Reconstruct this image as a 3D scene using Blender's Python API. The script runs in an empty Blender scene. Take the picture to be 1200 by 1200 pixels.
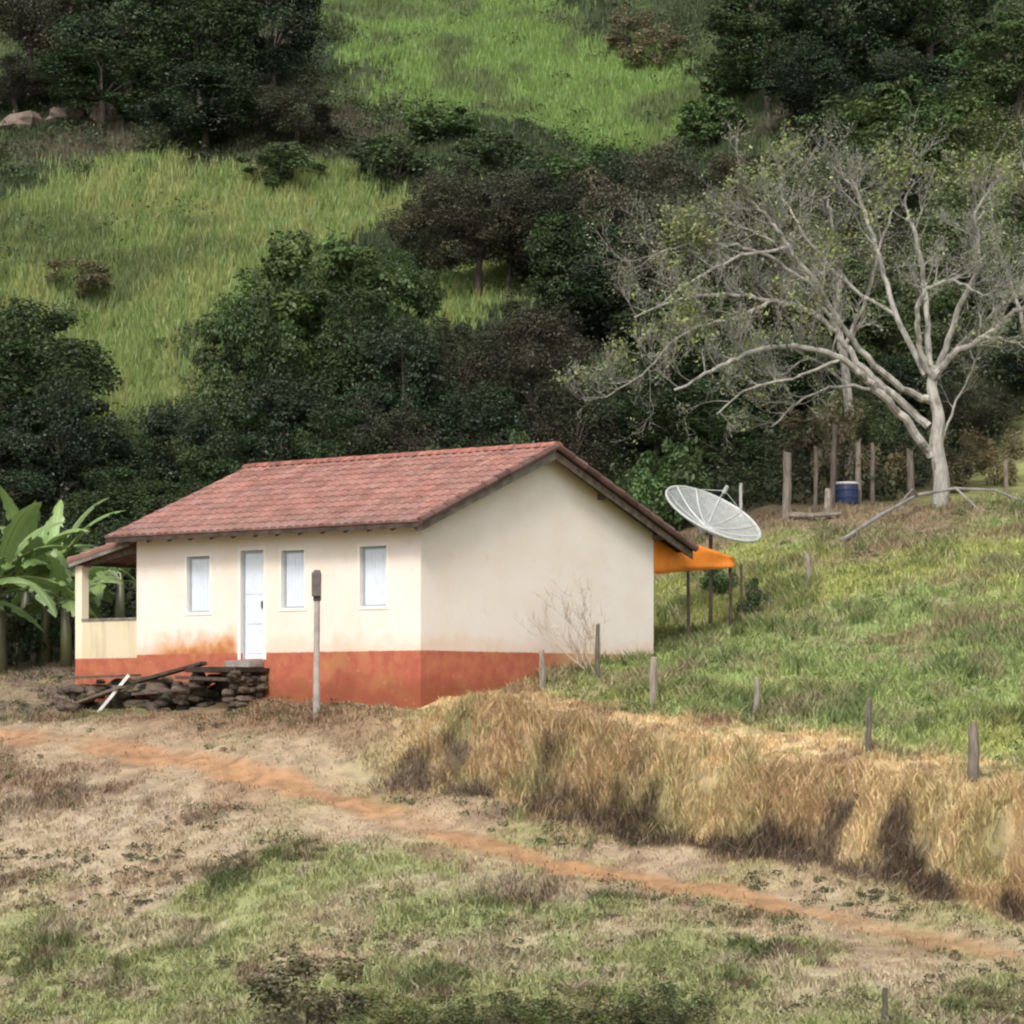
import bpy, math, random
import numpy as np
from mathutils import Vector, Matrix, Quaternion
R = math.radians
rng = np.random.default_rng(7)
random.seed(7)
scene = bpy.context.scene
COL = scene.collection
F = 3650.0          # focal length in photo pixels (1200 px wide)
HOR = 830.0         # row of the horizon in the photo

# ------------------------------------------------------------------ helpers
def tag(o, label=None, cat=None, group=None, kind=None):
    if label: o['label'] = label
    if cat: o['category'] = cat
    if group: o['group'] = group
    if kind: o['kind'] = kind
    return o

def empty(name, loc=(0, 0, 0), rz=0.0, label=None, cat=None, group=None):
    o = bpy.data.objects.new(name, None); COL.objects.link(o)
    o.empty_display_size = .2
    o.location = loc; o.rotation_euler = (0, 0, rz)
    return tag(o, label, cat, group)

def add_attr(me, cols):
    a = me.color_attributes.new('Col', 'FLOAT_COLOR', 'POINT')
    c = np.ones((len(me.vertices), 4), np.float32); c[:, :3] = cols
    a.data.foreach_set('color', c.ravel())

def np_mesh(name, V, Fc, mat, cols=None, parent=None, smooth=False):
    """one object from numpy arrays, Fc is (n,3) or (n,4)"""
    me = bpy.data.meshes.new(name)
    V = np.asarray(V, np.float32); Fc = np.asarray(Fc, np.int32)
    me.vertices.add(len(V)); me.vertices.foreach_set('co', V.ravel())
    k = Fc.shape[1]
    me.loops.add(Fc.size); me.loops.foreach_set('vertex_index', Fc.ravel())
    me.polygons.add(len(Fc))
    me.polygons.foreach_set('loop_start', np.arange(0, Fc.size, k, dtype=np.int32))
    me.polygons.foreach_set('loop_total', np.full(len(Fc), k, np.int32))
    if smooth: me.polygons.foreach_set('use_smooth', np.ones(len(Fc), bool))
    me.update(calc_edges=True)
    if cols is not None: add_attr(me, cols)
    me.materials.append(mat)
    o = bpy.data.objects.new(name, me); COL.objects.link(o)
    if parent: o.parent = parent
    return o

class MB:
    def __init__(s): s.v = []; s.f = []; s.c = []; s.cc = (1, 1, 1)
    def vert(s, p): s.v.append(tuple(p)); s.c.append(s.cc); return len(s.v) - 1
    def quad(s, a, b, c, d):
        i = [s.vert(p) for p in (a, b, c, d)]; s.f.append(tuple(i))
    def poly(s, ps): s.f.append(tuple(s.vert(p) for p in ps))
    def box(s, lo, hi, M=None, j=0.0):
        x0, y0, z0 = lo; x1, y1, z1 = hi
        P = [Vector((x, y, z)) + Vector((random.uniform(-j, j), random.uniform(-j, j), random.uniform(-j, j)))
             for z in (z0, z1) for x, y in ((x0, y0), (x1, y0), (x1, y1), (x0, y1))]
        if M is not None: P = [M @ p for p in P]
        b = len(s.v)
        for p in P: s.vert(p)
        for q in ((3, 2, 1, 0), (4, 5, 6, 7), (0, 1, 5, 4), (1, 2, 6, 5), (2, 3, 7, 6), (3, 0, 4, 7)):
            s.f.append(tuple(b + i for i in q))
    def beam(s, a, b, w, h, j=0.0):
        a = Vector(a); b = Vector(b); d = b - a; L = d.length; d.normalize()
        up = Vector((0, 0, 1)) if abs(d.z) < .95 else Vector((0, 1, 0))
        sd = d.cross(up).normalized(); up = sd.cross(d)
        M = Matrix((sd, d, up)).transposed().to_4x4(); M.translation = a
        s.box((-w / 2, 0, -h / 2), (w / 2, L, h / 2), M, j)
    def tube(s, pts, rad, n=6, cap=True, tw=0.0):
        pts = [Vector(p) for p in pts]
        if not hasattr(rad, '__len__'): rad = [rad] * len(pts)
        prev = None; base = len(s.v); ref = Vector((.31, .95, .02)).normalized()
        for i, p in enumerate(pts):
            d = (pts[min(i + 1, len(pts) - 1)] - pts[max(i - 1, 0)])
            if d.length < 1e-6: d = Vector((0, 0, 1))
            d.normalize()
            if prev is None:
                a = d.cross(ref)
                if a.length < .1: a = d.cross(Vector((1, 0, 0)))
            else:
                a = prev - d * prev.dot(d)
            a.normalize(); prev = a; b = d.cross(a)
            for k in range(n):
                t = 2 * math.pi * k / n
                s.vert(p + (a * math.cos(t) + b * math.sin(t)) * rad[i])
        for i in range(len(pts) - 1):
            for k in range(n):
                k2 = (k + 1) % n
                s.f.append((base + i * n + k, base + i * n + k2, base + (i + 1) * n + k2, base + (i + 1) * n + k))
        if cap:
            s.f.append(tuple(base + (len(pts) - 1) * n + k for k in range(n)))
            s.f.append(tuple(base + k for k in reversed(range(n))))
    def build(s, name, mat, parent=None, smooth=False, bevel=0.0):
        me = bpy.data.meshes.new(name); me.from_pydata(s.v, [], s.f); me.update()
        add_attr(me, np.array(s.c, np.float32).reshape(-1, 3))
        if smooth:
            me.polygons.foreach_set('use_smooth', np.ones(len(me.polygons), bool))
        me.materials.append(mat)
        o = bpy.data.objects.new(name, me); COL.objects.link(o)
        if parent: o.parent = parent
        if bevel:
            m = o.modifiers.new('bevel', 'BEVEL'); m.width = bevel; m.segments = 2; m.limit_method = 'ANGLE'
        return o

# value noise
_G = np.random.default_rng(99).random((256, 256))
def vnoise(x, y):
    xi = np.floor(x).astype(int); yi = np.floor(y).astype(int)
    fx = x - xi; fy = y - yi; fx = fx * fx * (3 - 2 * fx); fy = fy * fy * (3 - 2 * fy)
    g = lambda a, b: _G[a % 256, b % 256]
    return (g(xi, yi) * (1 - fx) + g(xi + 1, yi) * fx) * (1 - fy) + (g(xi, yi + 1) * (1 - fx) + g(xi + 1, yi + 1) * fx) * fy
def fbm(x, y, s=1.0, o=4, ox=0.0):
    x = np.asarray(x, float) / s + ox; y = np.asarray(y, float) / s + ox * 1.7; t = 0; a = .5; n = 0
    for _ in range(o):
        t = t + a * vnoise(x, y); n += a; a *= .5; x = x * 2.03 + 11.3; y = y * 2.03 + 5.1
    return t / n

# ------------------------------------------------------------------ terrain
CP = []
def cp(px, py, d): CP.append(((px - 600) * d / F, d, (HOR - py) * d / F))
def cz(x, y, z): CP.append((x, y, z))
for a in [(-300,1200,48),(0,1200,46),(300,1200,44),(600,1200,42.5),(900,1200,41.5),(1200,1200,40.5),(1500,1200,40),
          (0,1050,51.5),(300,1050,49.5),(600,1100,46.5),(900,1130,44),
          (-250,866,62),(0,862,60),(200,885,57.5),(350,925,55),(600,1000,51),(800,1040,48.7),(1000,1080,46.5),(1200,1110,44.8),(1450,1145,43),
          (420,885,56),(480,898,55.2),(640,946,53.0),(760,974,51.4),(900,1006,49.6),(1050,1034,48.0),(1200,1060,46.4),(1450,1115,44.4),
          (420,845,57),(500,842,56.4),(560,835,55.9),(640,862,54.7),(760,886,53.1),(900,908,51.5),(1050,924,49.9),(1200,948,48.1),(1450,995,46.1),
          (700,838,56.2),(886,850,54.4),(1040,886,52.0),(1200,912,49.8),
          (88,826,64.2),(300,838,59.3),(493,836,57.4),(560,816,59),(640,794,60.7),(700,786,61.9),(766,778,63.4),(20,808,66),(-300,812,68),(200,832,61),
          (834,738,67),(850,768,62),(850,805,58.5),(1000,765,61),(1000,822,55.8),(1200,760,59.5),(1200,850,52.8),(1000,690,67),(1200,690,65),
          (1450,700,63),(920,606,77),(1050,598,77),(1200,590,75.5),(1450,570,75),(860,645,74),(1200,535,85),(1450,500,84)]:
    cp(*a)
for a in [(-8,30,-4.9),(0,30,-4.9),(8,30,-4.9),(0,12,-5.4),(-2.7,62.9,.75),(-3.0,68.4,1.4),(0,76,2.6),(-6,76,2.1),(-12,76,1.8),(-20,76,1.8),
          (-26,95,9),(-12,95,9),(-2,95,9.6),(8,95,12),(20,95,15),(-30,125,22),(-4,125,23),(10,125,24.5),(25,125,27),
          (-40,155,36),(-5,155,37),(14,155,37.5),(32,155,40),(-50,185,47),(0,185,47),(10,185,44.5),(50,185,50),(-50,215,54),(0,215,55),(50,215,57)]:
    cz(*a)
CP = np.array(CP)
def kern(r): return np.sqrt(r * r + 1.2)
def _fit():
    P = CP[:, :2]; n = len(P)
    K = kern(np.linalg.norm(P[:, None] - P[None], axis=2)); K[np.arange(n), np.arange(n)] -= .02
    A = np.zeros((n + 3, n + 3)); A[:n, :n] = K; A[:n, n] = 1; A[:n, n + 1:] = P; A[n, :n] = 1; A[n + 1:, :n] = P.T
    b = np.zeros(n + 3); b[:n] = CP[:, 2]
    return np.linalg.solve(A, b)
WT = _fit()
def h0(x, y):
    x = np.atleast_1d(np.asarray(x, float)); y = np.atleast_1d(np.asarray(y, float)); out = np.zeros(x.shape)
    xc = np.clip(x, -45, 45); yc = np.clip(y, 12, 210)
    # limit sideways spread close to the camera where the control points are
    lim = 9 + np.clip(yc - 40, 0, 200) * .28
    xc = np.where(np.abs(xc) > lim, np.sign(xc) * (lim + (np.abs(xc) - lim) * .35), xc)
    for i in range(0, x.size, 20000):
        X = xc.ravel()[i:i + 20000]; Y = yc.ravel()[i:i + 20000]
        r = np.hypot(X[:, None] - CP[None, :, 0], Y[:, None] - CP[None, :, 1])
        out.ravel()[i:i + 20000] = kern(r) @ WT[:-3] + WT[-3] + X * WT[-2] + Y * WT[-1]
    return out
def height(x, y):
    x = np.atleast_1d(np.asarray(x, float)); y = np.atleast_1d(np.asarray(y, float))
    z = h0(x, y)
    far = np.clip((y - 80) / 25, 0, 1)
    z = z + ((fbm(x, y, 1.1, 4) - .5) * .24 + (fbm(x, y, .42, 3, 15.5) - .5) * .13) * (1 - far) + (fbm(x, y, 7, 4, 3.3) - .5) * 3.0 * far
    # ragged erosion of the cut bank below the rim
    s = bank_pos(x, y)
    wgt = np.clip((x + 4.5) / 3, 0, 1)
    z = z + wgt * (.04 * np.exp(-((s + .3) / .6) ** 2) - .26 * np.exp(-((s + 1.5) / .55) ** 2))
    z = z + np.exp(-((s + 1.0) / .7) ** 2) * (fbm(x, y, .9, 3, 8.1) - .55) * 1.1
    return z
RIM = [(W[0], W[1]) for W in [((px - 600) * d / F, d) for px, d in
       [(380,57.3),(480,56.6),(560,55.9),(640,54.8),(760,53.2),(900,51.6),(1050,50.0),(1200,48.2),(1450,46.2),(2200,42)]]]
_rx = np.array([p[0] for p in RIM]); _ry = np.array([p[1] for p in RIM])
def bank_pos(x, y):
    """metres behind (+) or in front (-) of the rim; -99 left of where the bank begins"""
    s = y - np.interp(x, _rx, _ry)
    return np.where(x < _rx[0], -99, s)

def ground_at(x, y): return float(height(x, y)[0])
def G(px, py, lo=30.0, hi=200.0, step=.15):
    """where the sight line of a photo pixel meets the ground (a design aid)"""
    d = np.arange(lo, hi, step); z = height((px - 600) * d / F, d)
    below = z > (HOR - py) * d / F
    if not below.any(): return None
    k = int(np.argmax(below)); return Vector(((px - 600) * d[k] / F, d[k], z[k]))
def P(px, py, d): return Vector(((px - 600) * d / F, d, (HOR - py) * d / F))

def inside(poly, x, y):
    r = np.zeros(x.shape, bool); n = len(poly)
    for i in range(n):
        x0, y0 = poly[i]; x1, y1 = poly[(i + 1) % n]
        c = (y0 > y) != (y1 > y)
        with np.errstate(divide='ignore', invalid='ignore'):
            t = (x1 - x0) * (y - y0) / (y1 - y0) + x0
        r ^= c & (x < t)
    return r
def seg_dist(line, x, y):
    m = np.full(x.shape, 1e9)
    for (x0, y0), (x1, y1) in zip(line[:-1], line[1:]):
        dx, dy = x1 - x0, y1 - y0; t = np.clip(((x - x0) * dx + (y - y0) * dy) / (dx * dx + dy * dy), 0, 1)
        m = np.minimum(m, np.hypot(x - x0 - t * dx, y - y0 - t * dy))
    return m

# house frame -----------------------------------------------------------
C0 = Vector((-1.70, 58.0, 0)); GD = Vector((.6455, .7638, 0)); FD = Vector((-.7638, .6455, 0))
HROT = math.atan2(.7638, .6455)
def Hw(x, y, z=0): return C0 + GD * x + FD * y + Vector((0, 0, z))
def to_h(x, y):
    dx = x - C0.x; dy = y - C0.y
    return dx * GD.x + dy * GD.y, dx * FD.x + dy * FD.y

def gp(pts, lo=30):
    out = []
    for px, py in pts:
        g = G(px, py, lo); out.append((g.x, g.y))
    return out
TRACK = gp([(0,864),(60,868),(150,878),(250,898),(350,925),(450,955),(560,990),(680,1018),(800,1042),(900,1060),(1000,1085),(1100,1105),(1195,1122)])
TRACK = [(-25, 66), (-14, 61.5)] + TRACK + [(12, 43), (22, 36)]
HILL1 = [((px - 600) * d / F, d) for px, d in [(-600,92),(-600,118),(0,122),(200,126),(420,131),(540,125),(545,112),(400,106),(300,100),(250,86),(60,86),(-100,88)]]
HILL2 = [((px - 600) * d / F, d) for px, d in [(380,190),(330,150),(430,140),(520,136),(640,131),(770,130),(850,134),(870,140),(780,160),(620,190)]]
GAP = [((px - 600) * d / F, d) for px, d in [(490,99),(490,108),(640,108),(640,99)]]

HILL1 = gp([(-60,218),(150,212),(400,200),(530,214),(490,262),(300,300),(255,335),(245,420),(190,505),(140,520),(100,440),(60,385),(-60,350)], 84)
HILL2 = gp([(385,20),(500,8),(650,14),(790,60),(850,140),(760,172),(620,150),(500,128),(420,90)], 84)
HILL2 += [(HILL2[2][0] + 4, 200), (HILL2[0][0] - 2, 200)]
HILL2 = [HILL2[0]] + [HILL2[-1], HILL2[-2]] + HILL2[2:-2]
HILL1[0] = (HILL1[0][0] - 8, HILL1[0][1]); HILL1[-1] = (HILL1[-1][0] - 8, HILL1[-1][1])
def mixc(a, b, t): return a * (1 - t[..., None]) + b * t[..., None]
C_ = lambda *a: np.array(a, float)
def sstep(a, b, x): t = np.clip((x - a) / (b - a), 0, 1); return t * t * (3 - 2 * t)

def zones(x, y):
    """ground cover: colour of soil/ground, colour of grass, blade height, blade density (0..1)"""
    x = np.asarray(x, float); y = np.asarray(y, float)
    n1 = fbm(x, y, 2.2, 4, 1.7); n2 = fbm(x, y, .55, 3, 5.1); n3 = fbm(x, y, 5.5, 3, 9.2); n4 = fbm(x, y, 1.2, 4, 14.0)
    wx = x + (fbm(x, y, 1.6, 3, 21) - .5) * 1.5; wy = y + (fbm(x, y, 1.6, 3, 33) - .5) * 2.2
    bs = bank_pos(wx, wy + 0 * x)
    tan = C_(.42,.335,.225); green = C_(.275,.315,.13); dgreen = C_(.075,.10,.040); straw = C_(.62,.475,.27); dirt = C_(.33,.185,.095)
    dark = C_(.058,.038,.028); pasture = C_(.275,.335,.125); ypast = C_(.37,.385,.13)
    # foreground: tan dry sward with green growing in the lower left
    gr = sstep(.42, .60, n1 * .55 + n3 * .45 + np.clip((50 - y - x * .28) * .02, -.10, .05))
    dry = mixc(tan[None] * np.ones(x.shape + (3,)), C_(.29,.205,.135), sstep(.45, .7, n4))
    c = mixc(dry, green, gr * .85)
    c = mixc(c, dgreen, sstep(.60, .72, n4) * gr * .8)
    c = mixc(c, C_(.19,.135,.095), sstep(.59, .68, n2 * .6 + n4 * .4) * .8)
    c = mixc(c, C_(.44,.36,.26), sstep(.52, .66, fbm(x, y, .8, 3, 207)) * .6)
    hgt = .05 + .06 * gr + .07 * sstep(.58, .72, n4); den = .85 + .15 * gr
    # slope between the house yard and the track
    yard = sstep(.3, -.8, seg_dist([(-7.5, 62.2), (-5.0, 59.2), (-1.8, 57.2), (-.5, 56.6)], x, y) - 1.6)
    c = mixc(c, mixc(C_(.25,.165,.10)[None] * np.ones(x.shape + (3,)), C_(.15,.155,.06), sstep(.5, .62, n1)), yard * .85)
    # pasture right of and behind the rim
    ps = np.where(x > -2.2, sstep(1.3, 2.6, bs), 0) * sstep(-.2, 1.4, x - (-.2) - (y - 58) * .05)
    far_dirt = sstep(.25, .65, fbm(x, y, 1.6, 3, 41) + np.clip((y - 73) * .11, -.6, .35) - np.clip((x - 8) * .10, 0, .8))
    pc = mixc(pasture[None] * np.ones(x.shape + (3,)), ypast, sstep(.45, .65, n3) * .9)
    pc = mixc(pc, dgreen * 1.3, sstep(.54, .66, n4) * .65)
    pc = mixc(pc, C_(.27,.22,.13), sstep(.55, .68, n1) * .75)
    pc = mixc(pc, C_(.33,.30,.17), sstep(.54, .66, n2) * .6)
    pc = mixc(pc, C_(.25,.18,.12), far_dirt * .9)
    c = mixc(c, pc, ps)
    hgt = hgt * (1 - ps) + ps * (.11 + .12 * sstep(.5, .65, n4)) * (1 - .6 * far_dirt); den = den * (1 - ps) + ps * (1 - .6 * far_dirt)
    # straw: rim and cut bank
    st = np.where(bs > -20, sstep(-2.9, -1.9, bs) * sstep(0, 1.4, (3.4 - bs) + np.clip((1.6 - x) * 1.3, 0, 3)), 0) * sstep(-3.4, -1.2, x + (n4 - .5) * 2)
    sc = mixc(straw[None] * np.ones(x.shape + (3,)), C_(.50,.41,.22), sstep(.5, .68, n4) * .7)
    sc = mixc(sc, C_(.48,.345,.20), sstep(.50, .66, n1) * .7)
    sc = mixc(sc, C_(.30,.20,.13), sstep(.52, .62, fbm(x, y, .6, 3, 222)) * sstep(.2, .8, bs) * .7)
    sc = mixc(sc, C_(.27,.28,.12), sstep(.58, .68, fbm(x, y, .9, 3, 223)) * .5)
    c = mixc(c, sc, st)
    hgt = hgt * (1 - st) + st * (.055 + .05 * sstep(.55, .7, n4) + .17 * sstep(.5, -.1, bs) * sstep(-2.3, -.9, bs) * sstep(-3, 0, x)); den = den * (1 - st) + st
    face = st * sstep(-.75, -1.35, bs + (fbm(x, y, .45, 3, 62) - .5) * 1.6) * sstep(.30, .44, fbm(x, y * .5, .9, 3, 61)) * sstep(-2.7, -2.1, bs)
    c = mixc(c, dark * 1.25, face * .9); den = den * (1 - .35 * face); hgt = hgt * (1 - .25 * face)  # dark bank earth, with the shade of its hollows painted into the colour
    # track
    tw = seg_dist(TRACK, x + (n4 - .5) * .5, y + (n2 - .5) * .5)
    tr = sstep(.50, .20, tw) * (.45 + .55 * sstep(.30, .48, n1)); tr2 = sstep(1.7, .7, tw)
    c = mixc(c, C_(.36,.25,.155), tr2 * .4); c = mixc(c, C_(.41,.225,.115), tr * (.85 - .35 * sstep(2, 8, x)))
    den = den * (1 - tr * .93) * (1 - tr2 * .45); hgt = hgt * (1 - tr2 * .5)
    # bare yard left of the house
    yl = sstep(-6.9, -8.2, x) * sstep(61.0, 62.6, y) * sstep(74, 69, y)
    yc = mixc(C_(.17,.12,.095)[None] * np.ones(x.shape + (3,)), C_(.26,.20,.12), sstep(.45, .6, n2))
    c = mixc(c, yc, yl * .9); den = den * (1 - .8 * yl); hgt *= (1 - .4 * yl)
    # undergrowth below the wood
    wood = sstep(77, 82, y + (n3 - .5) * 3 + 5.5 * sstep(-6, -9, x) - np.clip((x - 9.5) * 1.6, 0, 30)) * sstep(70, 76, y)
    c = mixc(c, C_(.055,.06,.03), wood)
    # hillside
    hf = sstep(84, 90, y - np.clip((x - 9.5) * 1.2, 0, 12))
    dj = (vnoise(x * 5.3, y * 4.1) - .5); dk = (vnoise(x * 4.7 + 31, y * 5.9) - .5)
    vx = x + dj * 3.0 + (fbm(x, y, 4, 4, 51) - .5) * 5; vy = y + dk * 4.0 + (fbm(x, y, 4, 4, 52) - .5) * 9
    b1 = (inside(HILL1, vx, vy)).astype(float); b2 = (inside(HILL2, vx, vy)).astype(float); b3 = inside(GAP, vx, vy).astype(float)
    v = fbm(x * 2.2, y * .35, 1.0, 3, 71)
    hg = mixc(C_(.175,.235,.075)[None] * np.ones(x.shape + (3,)), C_(.225,.255,.090), sstep(.45, .62, v))
    hg = mixc(hg, C_(.105,.135,.05), sstep(.56, .70, n3) * .8)
    hb = mixc(C_(.165,.25,.07)[None] * np.ones(x.shape + (3,)), C_(.105,.135,.055), sstep(.46, .62, fbm(x, y, 3, 4, 77)) * .9)
    sl = mixc(C_(.045,.062,.028)[None] * np.ones(x.shape + (3,)), C_(.08,.105,.042), sstep(.52, .68, fbm(x, y, 5, 4, 81)))
    sl = mixc(sl, C_(.10,.085,.06), sstep(.55, .68, fbm(x, y, 7, 3, 85)) * .7)
    hc = mixc(sl, hg, np.maximum(b1, b3)); hc = mixc(hc, hb, b2)
    c = mixc(c, hc, hf)
    hgt = hgt * (1 - hf) + hf * (.28 + .14 * b1 + .05 * b2); den = den * (1 - hf) + hf
    return c, hgt, den, dict(hf=hf, b=np.maximum(np.maximum(b1, b2), b3), wood=wood, face=face, st=st, tr=tr, bs=bs, ps=ps)

# ------------------------------------------------------------------ materials
def new_mat(name):
    m = bpy.data.materials.new(name); m.use_nodes = True; nt = m.node_tree
    for n in list(nt.nodes): nt.nodes.remove(n)
    out = nt.nodes.new('ShaderNodeOutputMaterial')
    return m, nt, out
class NB:
    def __init__(s, nt): s.nt = nt
    def n(s, t, **k):
        nd = s.nt.nodes.new(t)
        for a, b in k.items(): setattr(nd, a, b)
        return nd
    def l(s, a, b): s.nt.links.new(a, b)
    def math(s, op, a, b=None, c=None, clamp=False):
        nd = s.n('ShaderNodeMath', operation=op); nd.use_clamp = clamp
        for i, v in enumerate((a, b, c)):
            if v is None: continue
            if isinstance(v, (int, float)): nd.inputs[i].default_value = v
            else: s.l(v, nd.inputs[i])
        return nd.outputs[0]
    def mix(s, f, a, b, bt='MIX'):
        nd = s.n('ShaderNodeMix', data_type='RGBA', blend_type=bt)
        for i, v in ((0, f), (6, a), (7, b)):
            if isinstance(v, (int, float)): nd.inputs[i].default_value = v
            elif isinstance(v, tuple): nd.inputs[i].default_value = (*v, 1)
            else: s.l(v, nd.inputs[i])
        return nd.outputs[2]
    def noise(s, sc, det=4, vec=None, rough=.6):
        nd = s.n('ShaderNodeTexNoise'); nd.inputs['Scale'].default_value = sc; nd.inputs['Detail'].default_value = det
        nd.inputs['Roughness'].default_value = rough
        if vec is not None: s.l(vec, nd.inputs['Vector'])
        return nd.outputs['Fac']
    def ramp(s, f, a, b, va=0.0, vb=1.0):
        nd = s.n('ShaderNodeMapRange', interpolation_type='SMOOTHSTEP'); s.l(f, nd.inputs[0])
        for i, v in ((1, a), (2, b), (3, va), (4, vb)): nd.inputs[i].default_value = v
        return nd.outputs[0]
def surf(name, base, rough=.85, var=.25, scale=6, bump=.0, bscale=20, use_col=True, spec=.25, metallic=0, stretch=None, tint=None, tint_scale=2.0):
    m, nt, out = new_mat(name); b = NB(nt)
    bs = b.n('ShaderNodeBsdfPrincipled'); b.l(bs.outputs[0], out.inputs[0])
    bs.inputs['Roughness'].default_value = rough; bs.inputs['Specular IOR Level'].default_value = spec; bs.inputs['Metallic'].default_value = metallic
    tc = b.n('ShaderNodeTexCoord').outputs['Object']
    if stretch:
        mp = b.n('ShaderNodeMapping'); mp.inputs['Scale'].default_value = stretch; b.l(tc, mp.inputs[0]); tc = mp.outputs[0]
    n = b.noise(scale, 5, tc)
    c = b.mix(1.0, base, b.mix(b.ramp(n, .25, .75), (1 - var,) * 3, (1 + var * .6,) * 3), 'MULTIPLY')
    if tint: c = b.mix(b.ramp(b.noise(tint_scale, 4, tc), .5, .68, 0, .8), c, tint)
    if use_col:
        at = b.n('ShaderNodeVertexColor', layer_name='Col'); c = b.mix(1.0, c, at.outputs[0], 'MULTIPLY')
    b.l(c, bs.inputs['Base Color'])
    if bump:
        bp = b.n('ShaderNodeBump'); bp.inputs['Strength'].default_value = bump; bp.inputs['Distance'].default_value = .03
        b.l(b.noise(bscale, 5, tc), bp.inputs['Height']); b.l(bp.outputs[0], bs.inputs['Normal'])
    return m
def leaf_mat(name, mult=(1, 1, 1), trans=.30, gloss=.022, objvar=.18):
    m, nt, out = new_mat(name); b = NB(nt)
    at = b.n('ShaderNodeVertexColor', layer_name='Col'); c = b.mix(1.0, mult, at.outputs[0], 'MULTIPLY')
    if objvar:
        oi = b.n('ShaderNodeObjectInfo'); hs = b.n('ShaderNodeHueSaturation')
        b.l(b.ramp(oi.outputs['Random'], 0, 1, 1 - objvar, 1 + objvar), hs.inputs['Value']); b.l(c, hs.inputs['Color']); c = hs.outputs[0]
    d = b.n('ShaderNodeBsdfDiffuse'); t = b.n('ShaderNodeBsdfTranslucent'); g = b.n('ShaderNodeBsdfGlossy'); g.inputs['Roughness'].default_value = .45
    b.l(c, d.inputs[0]); b.l(c, t.inputs[0])
    m1 = b.n('ShaderNodeMixShader'); m1.inputs[0].default_value = trans; b.l(d.outputs[0], m1.inputs[1]); b.l(t.outputs[0], m1.inputs[2])
    m2 = b.n('ShaderNodeMixShader'); m2.inputs[0].default_value = gloss; b.l(m1.outputs[0], m2.inputs[1]); b.l(g.outputs[0], m2.inputs[2])
    b.l(m2.outputs[0], out.inputs[0]); return m

M = {}
M['ground'] = surf('ground_soil', (1, 1, 1), .95, .35, 3.0, .6, 9)
M['grass'] = leaf_mat('grass_blades', trans=.25, gloss=.02, objvar=0)
M['leaf'] = leaf_mat('tree_leaves')
M['leaf_sparse'] = leaf_mat('sparse_leaves', objvar=0)
M['banana'] = leaf_mat('banana_leaf', trans=.3, gloss=.10, objvar=.08)
M['bark'] = surf('bark_dark', (.10, .085, .07), .9, .5, 9, .6, 25, stretch=(1, 1, .3))
M['pale_bark'] = surf('bark_pale', (.37, .35, .315), .9, .45, 5, .5, 25, stretch=(1, 1, .4), tint=(.11, .10, .08), tint_scale=4.5)
M['pale_bark'].name = 'bark_pale'
M['twig'] = surf('twigs_grey', (.31, .295, .27), .9, .45, 3)
M['wood'] = surf('weathered_wood', (.25, .215, .18), .9, .45, 5, .5, 30, stretch=(3, 3, .5), tint=(.11, .09, .07))
M['dark_wood'] = surf('dark_timber', (.070, .050, .040), .85, .5, 5, .4, 30)
M['board'] = surf('old_board', (.13, .10, .075), .85, .5, 8, .4, 40)
M['grey_board'] = surf('grey_barge', (.22, .20, .175), .85, .4, 5, .3, 30, tint=(.10, .08, .07))
M['stone'] = surf('yard_stone', (.125, .10, .08), .9, .5, 4, .8, 12, tint=(.05, .048, .04))
M['concrete'] = surf('step_concrete', (.30, .27, .25), .9, .35, 6, .4, 25)
M['white_paint'] = surf('white_board', (.72, .71, .68), .7, .15, 8)
M['blue_white'] = surf('shutter_paint', (.66, .72, .80), .5, .08, 5, use_col=False, spec=.4)
M['frame'] = surf('frame_paint', (.33, .38, .44), .6, .15, 8)
M['surround'] = surf('plaster_surround', (.80, .76, .70), .85, .06, 4)
M['tile'] = surf('clay_tile', (1, 1, 1), .9, .30, 2.2, .3, 40)
M['ridge'] = surf('ridge_tile', (.33, .14, .11), .9, .4, 6, .3, 40)
M['orange'] = surf('orange_tarp', (.86, .265, .035), .6, .16, 2.5, .35, 5)
M['blue_plastic'] = surf('blue_plastic', (.022, .038, .11), .4, .2, 5, spec=.5)
M['metal'] = surf('dish_metal', (.52, .54, .52), .5, .15, 6, metallic=.2)
M['dark_box'] = surf('meter_box', (.12, .105, .095), .7, .3, 12)
M['pole'] = surf('pole_grey', (.36, .32, .29), .85, .3, 4, .3, 30)
M['rock'] = surf('pale_rock', (.34, .29, .25), .95, .45, .8, .8, 3, tint=(.12, .10, .085), tint_scale=.7)

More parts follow.
